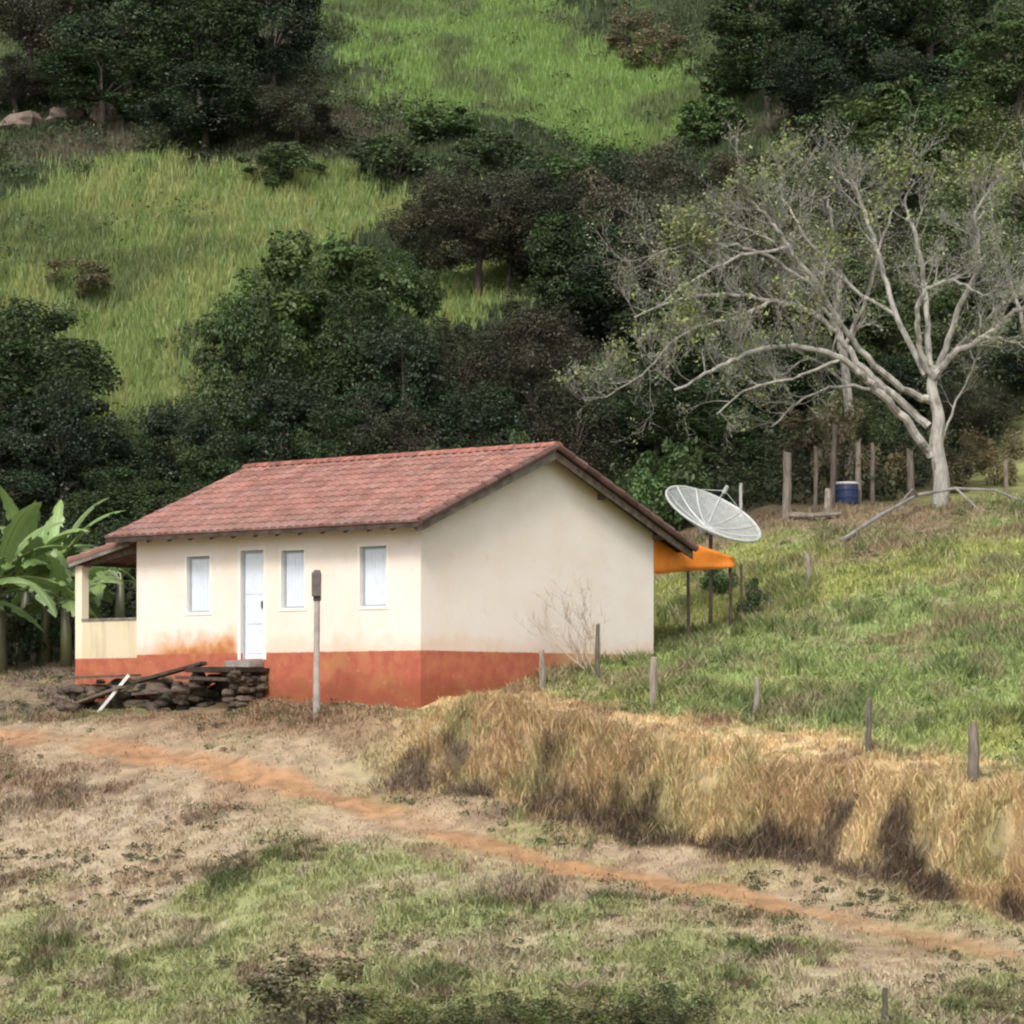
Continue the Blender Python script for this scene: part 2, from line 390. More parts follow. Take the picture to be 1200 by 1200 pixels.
def wall_mat(name, cream, red_z, stain=1.0, streak=0.0):
    m, nt, out = new_mat(name); b = NB(nt)
    bs = b.n('ShaderNodeBsdfPrincipled'); b.l(bs.outputs[0], out.inputs[0]); bs.inputs['Roughness'].default_value = .92; bs.inputs['Specular IOR Level'].default_value = .15
    tc = b.n('ShaderNodeTexCoord').outputs['Object']; sp = b.n('ShaderNodeSeparateXYZ'); b.l(tc, sp.inputs[0]); x, y, z = sp.outputs
    big = b.noise(.9, 4, tc); fine = b.noise(9, 5, tc); mid = b.noise(3, 5, tc)
    c = b.mix(b.ramp(big, .3, .7), cream, tuple(v * f for v, f in zip(cream, (.95, .92, .86))))
    c = b.mix(b.ramp(mid, .54, .74, 0, .30), c, (.58, .48, .36))
    # yellower and darker towards the roof line
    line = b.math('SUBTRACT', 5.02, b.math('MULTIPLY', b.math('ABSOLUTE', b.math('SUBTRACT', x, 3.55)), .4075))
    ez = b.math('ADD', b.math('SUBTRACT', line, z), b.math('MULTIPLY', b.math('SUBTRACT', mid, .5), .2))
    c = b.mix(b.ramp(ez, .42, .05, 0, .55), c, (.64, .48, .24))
    if streak:
        mp = b.n('ShaderNodeMapping'); mp.inputs['Scale'].default_value = (3, 3, .45); b.l(tc, mp.inputs[0])
        c = b.mix(b.ramp(b.noise(1.2, 4, mp.outputs[0]), .45, .7, 0, streak), c, (.36, .31, .20))
    # mud thrown up above the painted band
    mud = (.60, .27, .10)
    zz = b.math('ADD', z, b.math('MULTIPLY', b.math('SUBTRACT', b.noise(2.1, 5, tc), .5), -.9))
    c = b.mix(b.ramp(zz, red_z + .42, red_z - .05, 0, .30 * stain), c, mud)
    # the heavy stain left of the door (front wall only)
    if stain > .5:
        near = b.math('MULTIPLY', b.ramp(y, 4.75, 4.95), b.ramp(y, 7.7, 6.6))
        near = b.math('MULTIPLY', near, b.ramp(x, .3, .1))
        zz2 = b.math('ADD', zz, b.math('MULTIPLY', b.ramp(y, 5.0, 7.4), .12))
        c = b.mix(b.math('MULTIPLY', near, b.ramp(zz2, 1.70, 1.15)), c, (.60, .31, .15))
        c = b.mix(b.math('MULTIPLY', near, b.ramp(zz2, 1.34, 1.05, 0, .85)), c, (.40, .135, .045))
    red = b.mix(b.ramp(mid, .35, .65), (.38, .105, .070), (.44, .155, .085))
    red = b.mix(b.ramp(b.noise(1.6, 5, tc), .52, .66, 0, .75), red, (.44, .20, .095))
    red = b.mix(b.ramp(zz, .75, .25, 0, .7), red, (.22, .07, .035))
    red = b.mix(b.ramp(fine, .62, .74, 0, .5), red, (.62, .42, .28))
    zl = b.math('ADD', z, b.math('MULTIPLY', b.math('SUBTRACT', fine, .5), .035))
    mask = b.ramp(zl, red_z + .012, red_z - .012)
    if stain > .5:   # behind the far half of the gable the band fades into dusty orange
        fade = b.math('MULTIPLY', b.ramp(x, 3.4, 4.6), .72)
        red = b.mix(fade, red, (.60, .36, .20))
    c = b.mix(mask, c, red)
    b.l(c, bs.inputs['Base Color'])
    bp = b.n('ShaderNodeBump'); bp.inputs['Strength'].default_value = .35; bp.inputs['Distance'].default_value = .012
    b.l(b.noise(14, 6, tc), bp.inputs['Height']); b.l(bp.outputs[0], bs.inputs['Normal'])
    return m
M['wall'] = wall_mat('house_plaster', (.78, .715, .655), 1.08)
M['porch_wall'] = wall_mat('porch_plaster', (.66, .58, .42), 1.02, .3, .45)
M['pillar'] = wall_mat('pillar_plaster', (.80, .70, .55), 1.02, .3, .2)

# ------------------------------------------------------------------ world, sun, camera
scene.view_settings.view_transform = 'Standard'; scene.view_settings.look = 'None'
scene.view_settings.exposure = EXPOSURE = .62; scene.view_settings.gamma = 1
w = bpy.data.worlds.new('World'); scene.world = w; w.use_nodes = True
nt = w.node_tree; bg = nt.nodes['Background']; sky = nt.nodes.new('ShaderNodeTexSky'); sky.sky_type = 'NISHITA'; sky.sun_disc = False
SD = Vector((-.16, -.72, .78)).normalized()
sky.sun_elevation = math.asin(SD.z); sky.sun_rotation = math.atan2(SD.x, SD.y)
sky.air_density = 1.0; sky.dust_density = 4.0; sky.ozone_density = .6
hs = nt.nodes.new('ShaderNodeHueSaturation'); hs.inputs['Saturation'].default_value = .32
nt.links.new(sky.outputs[0], hs.inputs['Color']); nt.links.new(hs.outputs[0], bg.inputs[0]); bg.inputs[1].default_value = .13
ld = bpy.data.lights.new('sun', 'SUN'); ld.energy = 1.5; ld.angle = R(14); ld.color = (1, .95, .87)
lo = bpy.data.objects.new('sun', ld); COL.objects.link(lo); lo.rotation_euler = SD.to_track_quat('Z', 'Y').to_euler(); lo.location = (0, 20, 60)
cam = bpy.data.cameras.new('camera'); co = bpy.data.objects.new('camera', cam); COL.objects.link(co)
cam.sensor_width = 36; cam.lens = F / 1200 * 36; cam.shift_y = (HOR - 600) / 1200; cam.clip_start = .5; cam.clip_end = 4000
co.location = (0, 0, 0); co.rotation_euler = (R(90), 0, 0); scene.camera = co
scene.cycles.max_bounces = 6; scene.cycles.diffuse_bounces = 3; scene.cycles.transparent_max_bounces = 8
scene.cycles.filter_width = 2.2

# ------------------------------------------------------------------ ground sheet
def axis(segs):
    out = [segs[0][0]]
    for a, b_, st in segs:
        n = max(1, round((b_ - a) / st)); out += list(np.linspace(a, b_, n + 1)[1:])
    return np.array(out)
xs = axis([(-1500, -300, 200), (-300, -60, 24), (-60, -32, 2), (-32, -11, .6), (-11, 12, .13), (12, 32, .6), (32, 60, 2), (60, 300, 24), (300, 1500, 200)])
ys = axis([(-1500, -100, 200), (-100, 10, 12), (10, 38, 1.2), (38, 76, .13), (76, 160, .55), (160, 230, 2), (230, 500, 30), (500, 3000, 250)])
X, Y = np.meshgrid(xs, ys); Z = height(X.ravel(), Y.ravel()).reshape(X.shape)
hx, hy = to_h(X, Y)
nxy = X.shape
V = np.stack([X, Y, Z], -1).reshape(-1, 3)
idx = np.arange(X.size).reshape(nxy)
Q = np.stack([idx[:-1, :-1], idx[:-1, 1:], idx[1:, 1:], idx[1:, :-1]], -1).reshape(-1, 4)
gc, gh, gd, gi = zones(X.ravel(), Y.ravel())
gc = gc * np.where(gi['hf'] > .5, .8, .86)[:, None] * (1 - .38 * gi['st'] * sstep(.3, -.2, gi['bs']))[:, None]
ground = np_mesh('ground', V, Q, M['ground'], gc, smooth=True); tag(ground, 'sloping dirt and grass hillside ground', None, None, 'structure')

# ------------------------------------------------------------------ grass
def blades(x, y, z, hgt, wid, lean, col, name, label, cat='grass', droop=.0):
    n = len(x); a = rng.random(n) * 2 * np.pi; la = rng.random(n) * 2 * np.pi
    dx = np.cos(a) * wid * .5; dy = np.sin(a) * wid * .5
    lx = np.cos(la) * lean * hgt; ly = np.sin(la) * lean * hgt - droop * hgt
    b0 = np.stack([x - dx, y - dy, z - .03], 1); b1 = np.stack([x + dx, y + dy, z - .03], 1)
    m = .55
    m0 = np.stack([x - dx * .8 + lx * .3, y - dy * .8 + ly * .3, z + hgt * m], 1); m1 = np.stack([x + dx * .8 + lx * .3, y + dy * .8 + ly * .3, z + hgt * m], 1)
    t = np.stack([x + lx, y + ly, z + hgt * np.sqrt(np.clip(1 - (lean * .8) ** 2 - (droop * .75) ** 2, .1, 1))], 1)
    V = np.stack([b0, b1, m0, m1, t], 1).reshape(-1, 3); k = np.arange(n)[:, None] * 5
    T = np.concatenate([k + [[0, 1, 3]], k + [[0, 3, 2]], k + [[2, 3, 4]]])
    c = np.repeat(col, 5, 0)
    o = np_mesh(name, V, T, M['grass'], c); tag(o, label, cat, None, 'stuff'); return o
def scatter(n, x0, x1, y0, y1, spread=None):
    y = y0 + rng.random(n) * (y1 - y0)
    if spread: xm = y * spread[0]; xM = y * spread[1]; x = xm + rng.random(n) * (xM - xm)
    else: x = x0 + rng.random(n) * (x1 - x0)
    return x, y
def off_house(x, y):
    a, b_ = to_h(x, y)
    return ~((a > -.06) & (a < 7.2) & (b_ > -.06) & (b_ < 9.62)) & ~((a > -1.15) & (a < 0) & (b_ > 4.0) & (b_ < 9.3))
GR = {}
def jitter(c, s=.18):
    n = len(c); return np.clip(c * (1 + (rng.random((n, 1)) - .5) * 2 * s) * (1 + (rng.random((n, 3)) - .5) * .12), 0, 1)
x, y = scatter(980000, 0, 0, 39.5, 80, (-.23, .225))
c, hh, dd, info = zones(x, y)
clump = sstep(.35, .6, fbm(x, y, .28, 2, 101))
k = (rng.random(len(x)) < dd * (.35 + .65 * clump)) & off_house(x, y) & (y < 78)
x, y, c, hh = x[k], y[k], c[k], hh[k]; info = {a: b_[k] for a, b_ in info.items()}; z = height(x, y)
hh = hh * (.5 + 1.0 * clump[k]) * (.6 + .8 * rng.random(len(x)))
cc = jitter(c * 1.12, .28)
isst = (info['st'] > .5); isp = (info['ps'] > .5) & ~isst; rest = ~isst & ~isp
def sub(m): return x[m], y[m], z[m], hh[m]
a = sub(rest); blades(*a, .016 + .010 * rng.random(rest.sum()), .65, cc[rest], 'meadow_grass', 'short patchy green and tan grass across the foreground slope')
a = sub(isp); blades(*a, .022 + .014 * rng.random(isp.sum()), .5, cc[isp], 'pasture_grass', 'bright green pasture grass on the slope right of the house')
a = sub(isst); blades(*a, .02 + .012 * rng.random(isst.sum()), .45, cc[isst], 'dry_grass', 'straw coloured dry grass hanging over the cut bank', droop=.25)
# extra long straw along the rim and bank
x, y = scatter(150000, -3.8, 9.5, 44, 58.5)
c, hh, dd, info = zones(x, y)
k = (info['st'] > .4) & (info['bs'] < .35) & (info['bs'] > -2.1) & (rng.random(len(x)) < 1 - .93 * info['face']) & off_house(x, y) & (fbm(x, y, .5, 2, 111) > .45)
x, y, c = x[k], y[k], c[k]; z = height(x, y); n = len(x)
blades(x, y, z, (.10 + .36 * rng.random(n) * sstep(.35, .7, fbm(x, y, .8, 3, 113))) * sstep(-3.0, .8, x) + .03, .016 + .012 * rng.random(n), .45, jitter(c * 1.15 + .01, .3), 'tall_straw', 'long bleached straw tufts drooping over the bank rim', droop=.5)
# hillside tall grass
x, y = scatter(1130000, 0, 0, 86, 178, (-.26, .25))
c, hh, dd, info = zones(x, y)
k = (info['hf'] > .4) & (rng.random(len(x)) < (.45 + .55 * info['b']) * (.5 + .5 * sstep(.3, .6, fbm(x, y, .9, 2, 121))))
x, y, c, hh = x[k], y[k], c[k], hh[k]; z = height(x, y); n = len(x)
blades(x, y, z, hh * (.55 + .9 * rng.random(n)), (.028 + .026 * rng.random(n)), .28, jitter(c * 1.12, .25), 'hillside_grass', 'tall yellow green grass covering the hill behind the trees')

# ------------------------------------------------------------------ house (local x along the gable, y along the front, z up)
house = empty('farmhouse', C0, HROT, 'small cream farmhouse with red lower walls and red clay tile roof', 'house')
HI = Matrix.Translation(C0) @ Matrix.Rotation(HROT, 4, 'Z')
def fpt(px, py):
    s = (px - 600) / F
    t = (C0.x - s * C0.y) / (s * FD.y - FD.x); yy = C0.y + FD.y * t
    return t, (HOR - py) * yy / F
W_, L_ = 7.10, 7.71; RZ, EZ = 5.13, 3.50          # ridge and eave tile heights
XE0, XE1 = -.45, 7.98; SL = (RZ - EZ) / (3.55 - XE0)
def roof_z(x): return RZ - abs(x - 3.55) * SL
def opening(a, b_):
    t1, z1 = fpt(*a); t0, z0 = fpt(*b_)
    return (min(t0, t1), max(t0, t1), z0, z1)
tA, zA = fpt(219, 652); tB, _ = fpt(246, 652)
wins = []
for (xa, xb, ya, yb) in ((219, 246, 652, 718), (330, 357, 645, 713), (422, 453, 640, 711)):
    ta, _ = fpt(xa, 700); tb, _ = fpt(xb, 700); tm = (xa + xb) / 2
    wins.append((tb, ta, fpt(tm, yb)[1], fpt(tm, ya)[1]))
door = (fpt(309, 700)[0], fpt(282, 700)[0], .95, fpt(295, 645)[1])
ops = wins + [door]
mb = MB()
ys_ = sorted({0.0, L_, *[o[0] for o in ops], *[o[1] for o in ops]}); zs_ = sorted({-.9, roof_z(0) - .11, *[o[2] for o in ops], *[o[3] for o in ops]})
for y0, y1 in zip(ys_[:-1], ys_[1:]):
    for z0, z1 in zip(zs_[:-1], zs_[1:]):
        ym, zm = (y0 + y1) / 2, (z0 + z1) / 2
        if any(o[0] < ym < o[1] and o[2] < zm < o[3] for o in ops): continue
        mb.quad((0, y0, z0), (0, y0, z1), (0, y1, z1), (0, y1, z0))
D = .13
for y0, y1, z0, z1 in ops:
    mb.quad((0, y0, z0), (D, y0, z0), (D, y0, z1), (0, y0, z1)); mb.quad((0, y1, z0), (0, y1, z1), (D, y1, z1), (D, y1, z0))
    mb.quad((0, y0, z1), (D, y0, z1), (D, y1, z1), (0, y1, z1)); mb.quad((0, y0, z0), (0, y1, z0), (D, y1, z0), (D, y0, z0))
mb.quad((D + .08, .1, -.9), (D + .08, L_ - .1, -.9), (D + .08, L_ - .1, 3.4), (D + .08, .1, 3.4))
for yy in (0, L_):
    mb.poly([(0, yy, -.9), (W_, yy, -.9), (W_, yy, roof_z(W_) - .11), (3.55, yy, RZ - .11), (0, yy, roof_z(0) - .11)])
mb.quad((W_, 0, -.9), (W_, L_, -.9), (W_, L_, roof_z(W_) - .11), (W_, 0, roof_z(W_) - .11))
mb.build('wall', M['wall'], house)

def frame_ring(mb, y0, y1, z0, z1, x0, x1, w, bottom=True):
    mb.box((x0, y0, z0), (x1, y0 + w, z1)); mb.box((x0, y1 - w, z0), (x1, y1, z1))
    mb.box((x0, y0 + w, z1 - w), (x1, y1 - w, z1))
    if bottom: mb.box((x0, y0 + w, z0), (x1, y1 - w, z0 + w))
for k, (y0, y1, z0, z1) in enumerate(wins):
    wd = MB(); g = .045
    wd.box((D - .035, y0 + g, z0 + g), (D - .008, y1 - g, z1 - g))
    # pressed vertical ribs of the metal shutter and the centre joint
    n = 6
    for i in range(n):
        yc = y0 + g + (y1 - y0 - 2 * g) * (i + .5) / n
        wd.box((D - .044, yc - .018, z0 + g + .05), (D - .036, yc + .018, z1 - g - .05))
    ob = wd.build('window', M['blue_white'], house)
    fr = MB(); frame_ring(fr, y0 + .003, y1 - .003, z0 + .003, z1 - .003, D - .06, D + .02, .042); fr.build('frame', M['frame'], ob)
    sr = MB(); frame_ring(sr, y0 - .06, y1 + .06, z0 - .05, z1 + .06, -.012, .01, .06); sr.build('surround', M['surround'], ob)
y0, y1, z0, z1 = door; dr = MB()
dr.box((D - .05, y0 + .05, z0 + .01), (D - .012, y1 - .05, z1 - .05))
for zz0, zz1 in ((.12, .62), (.70, 1.20), (1.28, 1.95)):
    for ya, yb in ((y0 + .10, (y0 + y1) / 2 - .02), ((y0 + y1) / 2 + .02, y1 - .10)):
        dr.box((D - .060, ya, z0 + zz0), (D - .051, yb, z0 + zz1))
ob = dr.build('door', M['blue_white'], house, bevel=.003)
fr = MB(); frame_ring(fr, y0 + .003, y1 - .003, z0 + .003, z1 - .003, D - .08, D + .02, .046, False); fr.build('frame', M['frame'], ob)
sr = MB(); frame_ring(sr, y0 - .07, y1 + .07, z0 - .0, z1 + .07, -.012, .01, .07, False); sr.build('surround', M['surround'], ob)
hd = MB(); hd.box((D - .085, y0 + .09, z0 + 1.0), (D - .061, y0 + .12, z0 + 1.14)); hd.build('handle', M['dark_box'], ob)

# tiled roof
def tile_roof(x_top, x_bot, z_top, z_bot, y0, y1, mb, rows, cols, dark=0.0):
    sl = Vector((x_bot - x_top, 0, z_bot - z_top)); Ls = sl.length; u = sl / Ls; nrm = Vector((-u.z, 0, u.x))
    if nrm.z < 0: nrm = -nrm
    rp = Ls / rows; cp_ = (y1 - y0) / cols
    for r in range(rows):
        for c in range(cols):
            rr = random.Random(r * 991 + c * 7 + int(x_bot * 10) * 31)
            v = rr.uniform(.84, 1.14); t = rr.random()
            base = (.315 * v, (.145 + .03 * t) * v, (.118 + .03 * t) * v)
            f = (r + .5) / rows; k = max(0, (f - .72) / .28) * .32 + dark      # lichen grows on the lowest courses
            if rr.random() < .05: k += .35
            mb.cc = tuple(a * (1 - k) + b_ * k for a, b_ in zip(base, (.20, .15, .135)))
            a0 = r * rp - .03; a1 = (r + 1) * rp + .035; yc = y0 + (c + .5) * cp_ + rr.uniform(-.008, .008)
            b = len(mb.v)
            for (aa, rad, lift) in ((a0, .40, .002), (a1, .52, .022 + rr.uniform(0, .008))):
                for k in range(7):
                    th = math.pi * k / 6; p = Vector((x_top, yc, z_top)) + u * aa + nrm * (lift + math.sin(th) * .062) - Vector((0, math.cos(th) * cp_ * rad, 0))
                    mb.vert(p)
            for k in range(6): mb.f.append((b + k, b + k + 1, b + 8 + k, b + 7 + k))
            # open lower mouth of the tile
            mb.f.append(tuple(b + 7 + k for k in range(7)))
    mb.cc = (.20, .10, .08)
mb = MB(); RY0, RY1 = -.38, 8.12
tile_roof(3.55, XE0, RZ - .07, EZ - .07, RY0, RY1, mb, 12, 40)
tile_roof(3.55, XE1, RZ - .07, roof_z(XE1) - .07, RY0, RY1, mb, 12, 40, .25)
roof = mb.build('roof', M['tile'], house)
mb = MB(); mb.cc = (.35, .2, .16)
for xe in (XE0, XE1):
    z1 = roof_z(xe); s = 1 if xe > 3.5 else -1
    P4 = [(3.55, RZ), (xe - s * .02, z1)]
    mb.box((0, 0, 0), (0, 0, 0))
    a = Vector((3.55 + s * .02, RY0 + .02, RZ - .085)); b_ = Vector((xe - s * .03, RY0 + .02, z1 - .085))
    for dz in (0, -.03):
        pass
    mb.poly([a, b_, b_ + Vector((0, RY1 - RY0 - .04, 0)), a + Vector((0, RY1 - RY0 - .04, 0))])
    dn = Vector((0, 0, -.035))
    mb.poly([a + dn, a + dn + Vector((0, RY1 - RY0 - .04, 0)), b_ + dn + Vector((0, RY1 - RY0 - .04, 0)), b_ + dn])
    mb.poly([a, a + dn, b_ + dn, b_]); mb.poly([b_, b_ + dn, b_ + dn + Vector((0, RY1 - RY0 - .04, 0)), b_ + Vector((0, RY1 - RY0 - .04, 0))])
mb.build('roof_deck', M['dark_wood'], roof)
mb = MB()                                                  # ridge tiles
n = 24
for i in range(n):
    mb.cc = tuple([random.uniform(.75, 1.25)] * 3)
    ya = RY0 - .02 + (RY1 - RY0) * i / n; yb = RY0 + .03 + (RY1 - RY0) * (i + 1) / n; b = len(mb.v)
    for yy, rad in ((ya, .125), (yb, .105)):
        for k in range(8):
            th = math.pi * k / 7; mb.vert((3.55 + math.cos(th) * rad * 1.25, yy, RZ - .045 + math.sin(th) * rad * .8))
    for k in range(7): mb.f.append((b + k, b + 8 + k, b + 9 + k, b + 1 + k))
    mb.f.append(tuple(b + k for k in range(8)))
mb.build('ridge_cap', M['ridge'], roof)
mb = MB()                                                  # verge tiles bedded along the near gable edge
for s in (-1, 1):
    xe = XE0 if s < 0 else XE1; n = 11
    for i in range(n):
        v = random.uniform(.5, .9); mb.cc = (.20 * v, .115 * v, .10 * v)
        xa = 3.55 + (xe - 3.55) * i / n; xb = 3.55 + (xe - 3.55) * (i + 1.08) / n
        mb.tube([(xa, RY0 - .01, roof_z(xa) - .045), (xb, RY0 - .015, roof_z(xb) - .035)], [.062, .078], 8)
mb.build('verge_tile', M['tile'], roof)
# barge boards under the verge, rafter ends, eave board
for s in (-1, 1):
    xe = XE0 if s < 0 else XE1; m2 = MB()
    a = Vector((3.55, RY0 + .06, RZ - .21)); b_ = Vector((xe, RY0 + .06, roof_z(xe) - .20))
    m2.poly([a + Vector((0, -.02, .08)), b_ + Vector((0, -.02, .08)), b_ + Vector((0, -.02, -.06)), a + Vector((0, -.02, -.08))])
    m2.poly([a + Vector((0, .02, .08)), a + Vector((0, .02, -.08)), b_ + Vector((0, .02, -.06)), b_ + Vector((0, .02, .08))])
    m2.poly([a + Vector((0, -.02, -.08)), b_ + Vector((0, -.02, -.06)), b_ + Vector((0, .02, -.06)), a + Vector((0, .02, -.08))])
    m2.build('barge_board', M['grey_board'] if s < 0 else M['board'], house)
for i in range(14):
    yy = RY0 + .15 + i * .6
    for s in (-1, 1):
        m2 = MB(); xe = XE0 + .04 if s < 0 else XE1 - .04; xi = .02 if s < 0 else W_ - .02
        m2.beam((xe, yy, roof_z(xe) - .165), (xi, yy, roof_z(xi) - .165), .06, .09); m2.build('rafter', M['dark_wood'], house)
m2 = MB(); m2.box((XE0 - .025, RY0, EZ - .16), (XE0 + .0, RY1, EZ - .05)); m2.build('eave_board', M['dark_wood'], house)
for xx in (-.0, 1.8, 3.55, 5.3, 7.1):                       # purlin ends showing below the gable verge
    m2 = MB(); m2.beam((xx, RY0 + .12, roof_z(xx) - .21), (xx, .05, roof_z(xx) - .21), .08, .10); m2.build('purlin', M['board'], house)

# open porch at the left end
PY = 9.56
mb = MB(); mb.box((0.012, L_, -.9), (.17, PY - .2, 1.79)); mb.box((.172, PY - .16, -.9), (6.9, PY - .02, 1.79)); mb.box((.2, L_ + .003, .3), (6.9, PY - .18, .93))
mb.build('porch_wall', M['porch_wall'], house)
mb = MB(); mb.box((-.01, L_, 1.792), (.20, PY - .2, 1.84)); mb.build('wall_coping', M['grey_board'], house)
for xx in (0.0, 6.9):
    mb = MB(); mb.box((xx, PY - .20, -.9), (xx + .20, PY, 2.94)); mb.build('pillar', M['pillar'], house, bevel=.008)
prf = MB()
ya, yb = L_ - .02, PY + .06; za, zb = 3.40, 3.0
tile_sl = []
cc = random.Random(4)
prf.cc = (.14, .09, .08)
prf.poly([(-.14, ya, za), (-.14, yb, zb), (7.3, yb, zb), (7.3, ya, za)]); prf.poly([(-.14, ya, za - .03), (7.3, ya, za - .03), (7.3, yb, zb - .03), (-.14, yb, zb - .03)])
prf.poly([(-.14, ya, za), (-.14, ya, za - .03), (-.14, yb, zb - .03), (-.14, yb, zb)]); prf.poly([(-.14, yb, zb), (-.14, yb, zb - .03), (7.3, yb, zb - .03), (7.3, yb, zb)])
for i in range(34):
    xx = -.06 + i * .225; v = cc.uniform(.6, 1.1); prf.cc = (.36 * v, .19 * v, .15 * v)
    for a in range(5):
        f0, f1 = a / 5, (a + 1.1) / 5
        prf.tube([(xx, ya + (yb - ya) * f0, za + (zb - za) * f0 + .03), (xx, ya + (yb - ya) * f1, za + (zb - za) * f1 + .045)], [.075, .09], 8)
prf.build('porch_roof', M['tile'], house)
mb = MB()
mb.beam((.10, L_, 3.22), (.10, PY + .1, 2.93), .10, .12); mb.beam((7.0, L_, 3.22), (7.0, PY + .1, 2.93), .10, .12)
mb.beam((-.08, PY - .1, 2.99), (7.2, PY - .1, 2.99), .09, .10)
for xx in (1.3, 2.6, 3.9, 5.2, 6.2): mb.beam((xx, L_ + .01, 3.28), (xx, PY + .15, 2.97), .05, .08)
mb.build('porch_beam', M['board'], house)
mb = MB(); mb.beam((-.12, L_ + .1, 3.33), (-.12, yb, 2.95), .03, .10); mb.build('porch_barge_board', M['grey_board'], house)

# lean-to behind the house with an orange side panel
mb = MB(); n = 14; nz = 5
gridp = []
for i in range(n + 1):
    f = i / n; x = W_ + .02 + 2.86 * f; zt = 3.64 - .46 * f - .0 * math.sin(f * math.pi); zb_ = 2.74 + .24 * f - .015 * abs(math.sin(f * math.pi * 3))
    for j in range(nz + 1):
        g = j / nz; gridp.append(Vector((x, .06 + .03 * math.sin(f * 17) * g + .02 * math.sin(f * 7 + g * 4), zt + (zb_ - zt) * g)))
for p in gridp: mb.vert(p)
for i in range(n):
    for j in range(nz):
        a = i * (nz + 1) + j; mb.f.append((a, a + 1, a + nz + 2, a + nz + 1))
ob = mb.build('awning', M['orange'], house, smooth=True); sm = ob.modifiers.new('thick', 'SOLIDIFY'); sm.thickness = .008
ob['label'] = 'bright orange tarpaulin panel tapering out behind the gable wall'
mb = MB(); mb.cc = (.6, .6, .6)
mb.poly([(7.2, .14, 3.22), (9.86, .14, 3.06), (9.86, 5.0, 3.06), (7.2, 5.0, 3.22)]); mb.poly([(7.2, .14, 3.19), (7.2, 5, 3.19), (9.86, 5, 3.03), (9.86, .14, 3.03)])
mb.cc = (1, 1, 1); mb.beam((W_, .2, 3.12), (9.84, .2, 3.00), .06, .06); mb.beam((9.8, .16, 3.0), (9.8, 5, 3.0), .06, .06)
mb.build('lean_to_roof', M['board'], house)
for (xx, yy) in ((8.42, .12), (9.9, .12), (7.22, .30), (9.9, 2.5), (9.9, 4.9)):
    g = HI @ Vector((xx, yy, 0)); z0 = ground_at(g.x, g.y) - .15
    mb = MB(); mb.tube([(xx, yy, z0), (xx + .02, yy, (z0 + 3.1) / 2), (xx, yy, 2.98)], [.042, .034, .03], 7); mb.build('lean_to_post', M['dark_wood'], house)

# ------------------------------------------------------------------ landing, rubble and boards in front of the door
def rock_bm(mb, c, r, seed):
    rr = random.Random(seed); b = len(mb.v); n1, n2 = 5, 8
    off = [[rr.uniform(.72, 1.12) for _ in range(n2)] for _ in range(n1 + 1)]; tw = rr.uniform(0, 6)
    for i in range(n1 + 1):
        ph = math.pi * i / n1
        for k in range(n2):
            th = 2 * math.pi * k / n2 + tw; o = off[i][k] if 0 < i < n1 else .9
            s = abs(math.sin(ph)) ** .6
            mb.vert((c[0] + r[0] * s * math.cos(th) * o, c[1] + r[1] * s * math.sin(th) * o, c[2] + r[2] * math.cos(ph) * o))
    for i in range(n1):
        for k in range(n2):
            k2 = (k + 1) % n2; mb.f.append((b + i * n2 + k, b + (i + 1) * n2 + k, b + (i + 1) * n2 + k2, b + i * n2 + k2))
def rocks(mb, n, x0, x1, y0, y1, z0, z1, s, seed):
    rr = random.Random(seed)
    for i in range(n):
        v = rr.uniform(.45, 1.3); mb.cc = (v, v * rr.uniform(.9, 1), v * rr.uniform(.82, .98))
        r = rr.uniform(.6, 1.3) * s; rock_bm(mb, (rr.uniform(x0, x1), rr.uniform(y0, y1), rr.uniform(z0, z1)), (r * rr.uniform(.8, 1.4), r * rr.uniform(.9, 1.6), r * rr.uniform(.5, .8)), seed * 100 + i)
land = empty('stone_landing', HI @ Vector((-.5, 4.4, 0)), HROT, 'dark stone landing below the front door with a grey concrete step', 'steps')
def lo_(x, y, z=0): return (x + .5, y - 4.4, z)
mb = MB()
# side piers of stacked stone with a dark hollow between
for k, (a, b_) in enumerate(((3.95, 4.20), (5.05, 5.25))):
    rr = random.Random(k)
    for i in range(34):
        v = rr.uniform(.35, 1.1); mb.cc = (v, v * .95, v * .88)
        q = lo_(rr.uniform(-.95, -.1), rr.uniform(a, b_), rr.uniform(-.1, .66)); rock_bm(mb, q, (.17 * rr.uniform(.7, 1.2), .16 * rr.uniform(.7, 1.3), .085 * rr.uniform(.7, 1.2)), 500 + k * 50 + i)
mb.cc = (.35, .33, .3); mb.box(lo_(-.35, 4.15, -.3), lo_(-.01, 5.1, .62), None, .01)
mb.build('pier', M['stone'], land)
mb = MB(); mb.cc = (.42, .40, .38); mb.box(lo_(-.95, 3.92, .71), lo_(-.015, 5.30, .795), None, .02); mb.build('slab', M['stone'], land, bevel=.01)
mb = MB(); mb.box(lo_(-.42, door[0] - .02, .80), lo_(-.015, door[1] + .02, .935), None, .008); mb.build('step', M['concrete'], land, bevel=.01)
rub = MB(); rocks(rub, 95, -1.05, -.1, 5.35, 8.9, -.12, .42, .17, 3)
rocks(rub, 30, -.7, -.1, 5.4, 8.3, .35, .55, .13, 5)
rp = HI @ Vector((0, 0, 0)); o = rub.build('rubble_heap', M['stone']); o.location = C0; o.rotation_euler = (0, 0, HROT)
tag(o, 'long low heap of dark rubble stones against the porch base', 'rubble', None, 'stuff')
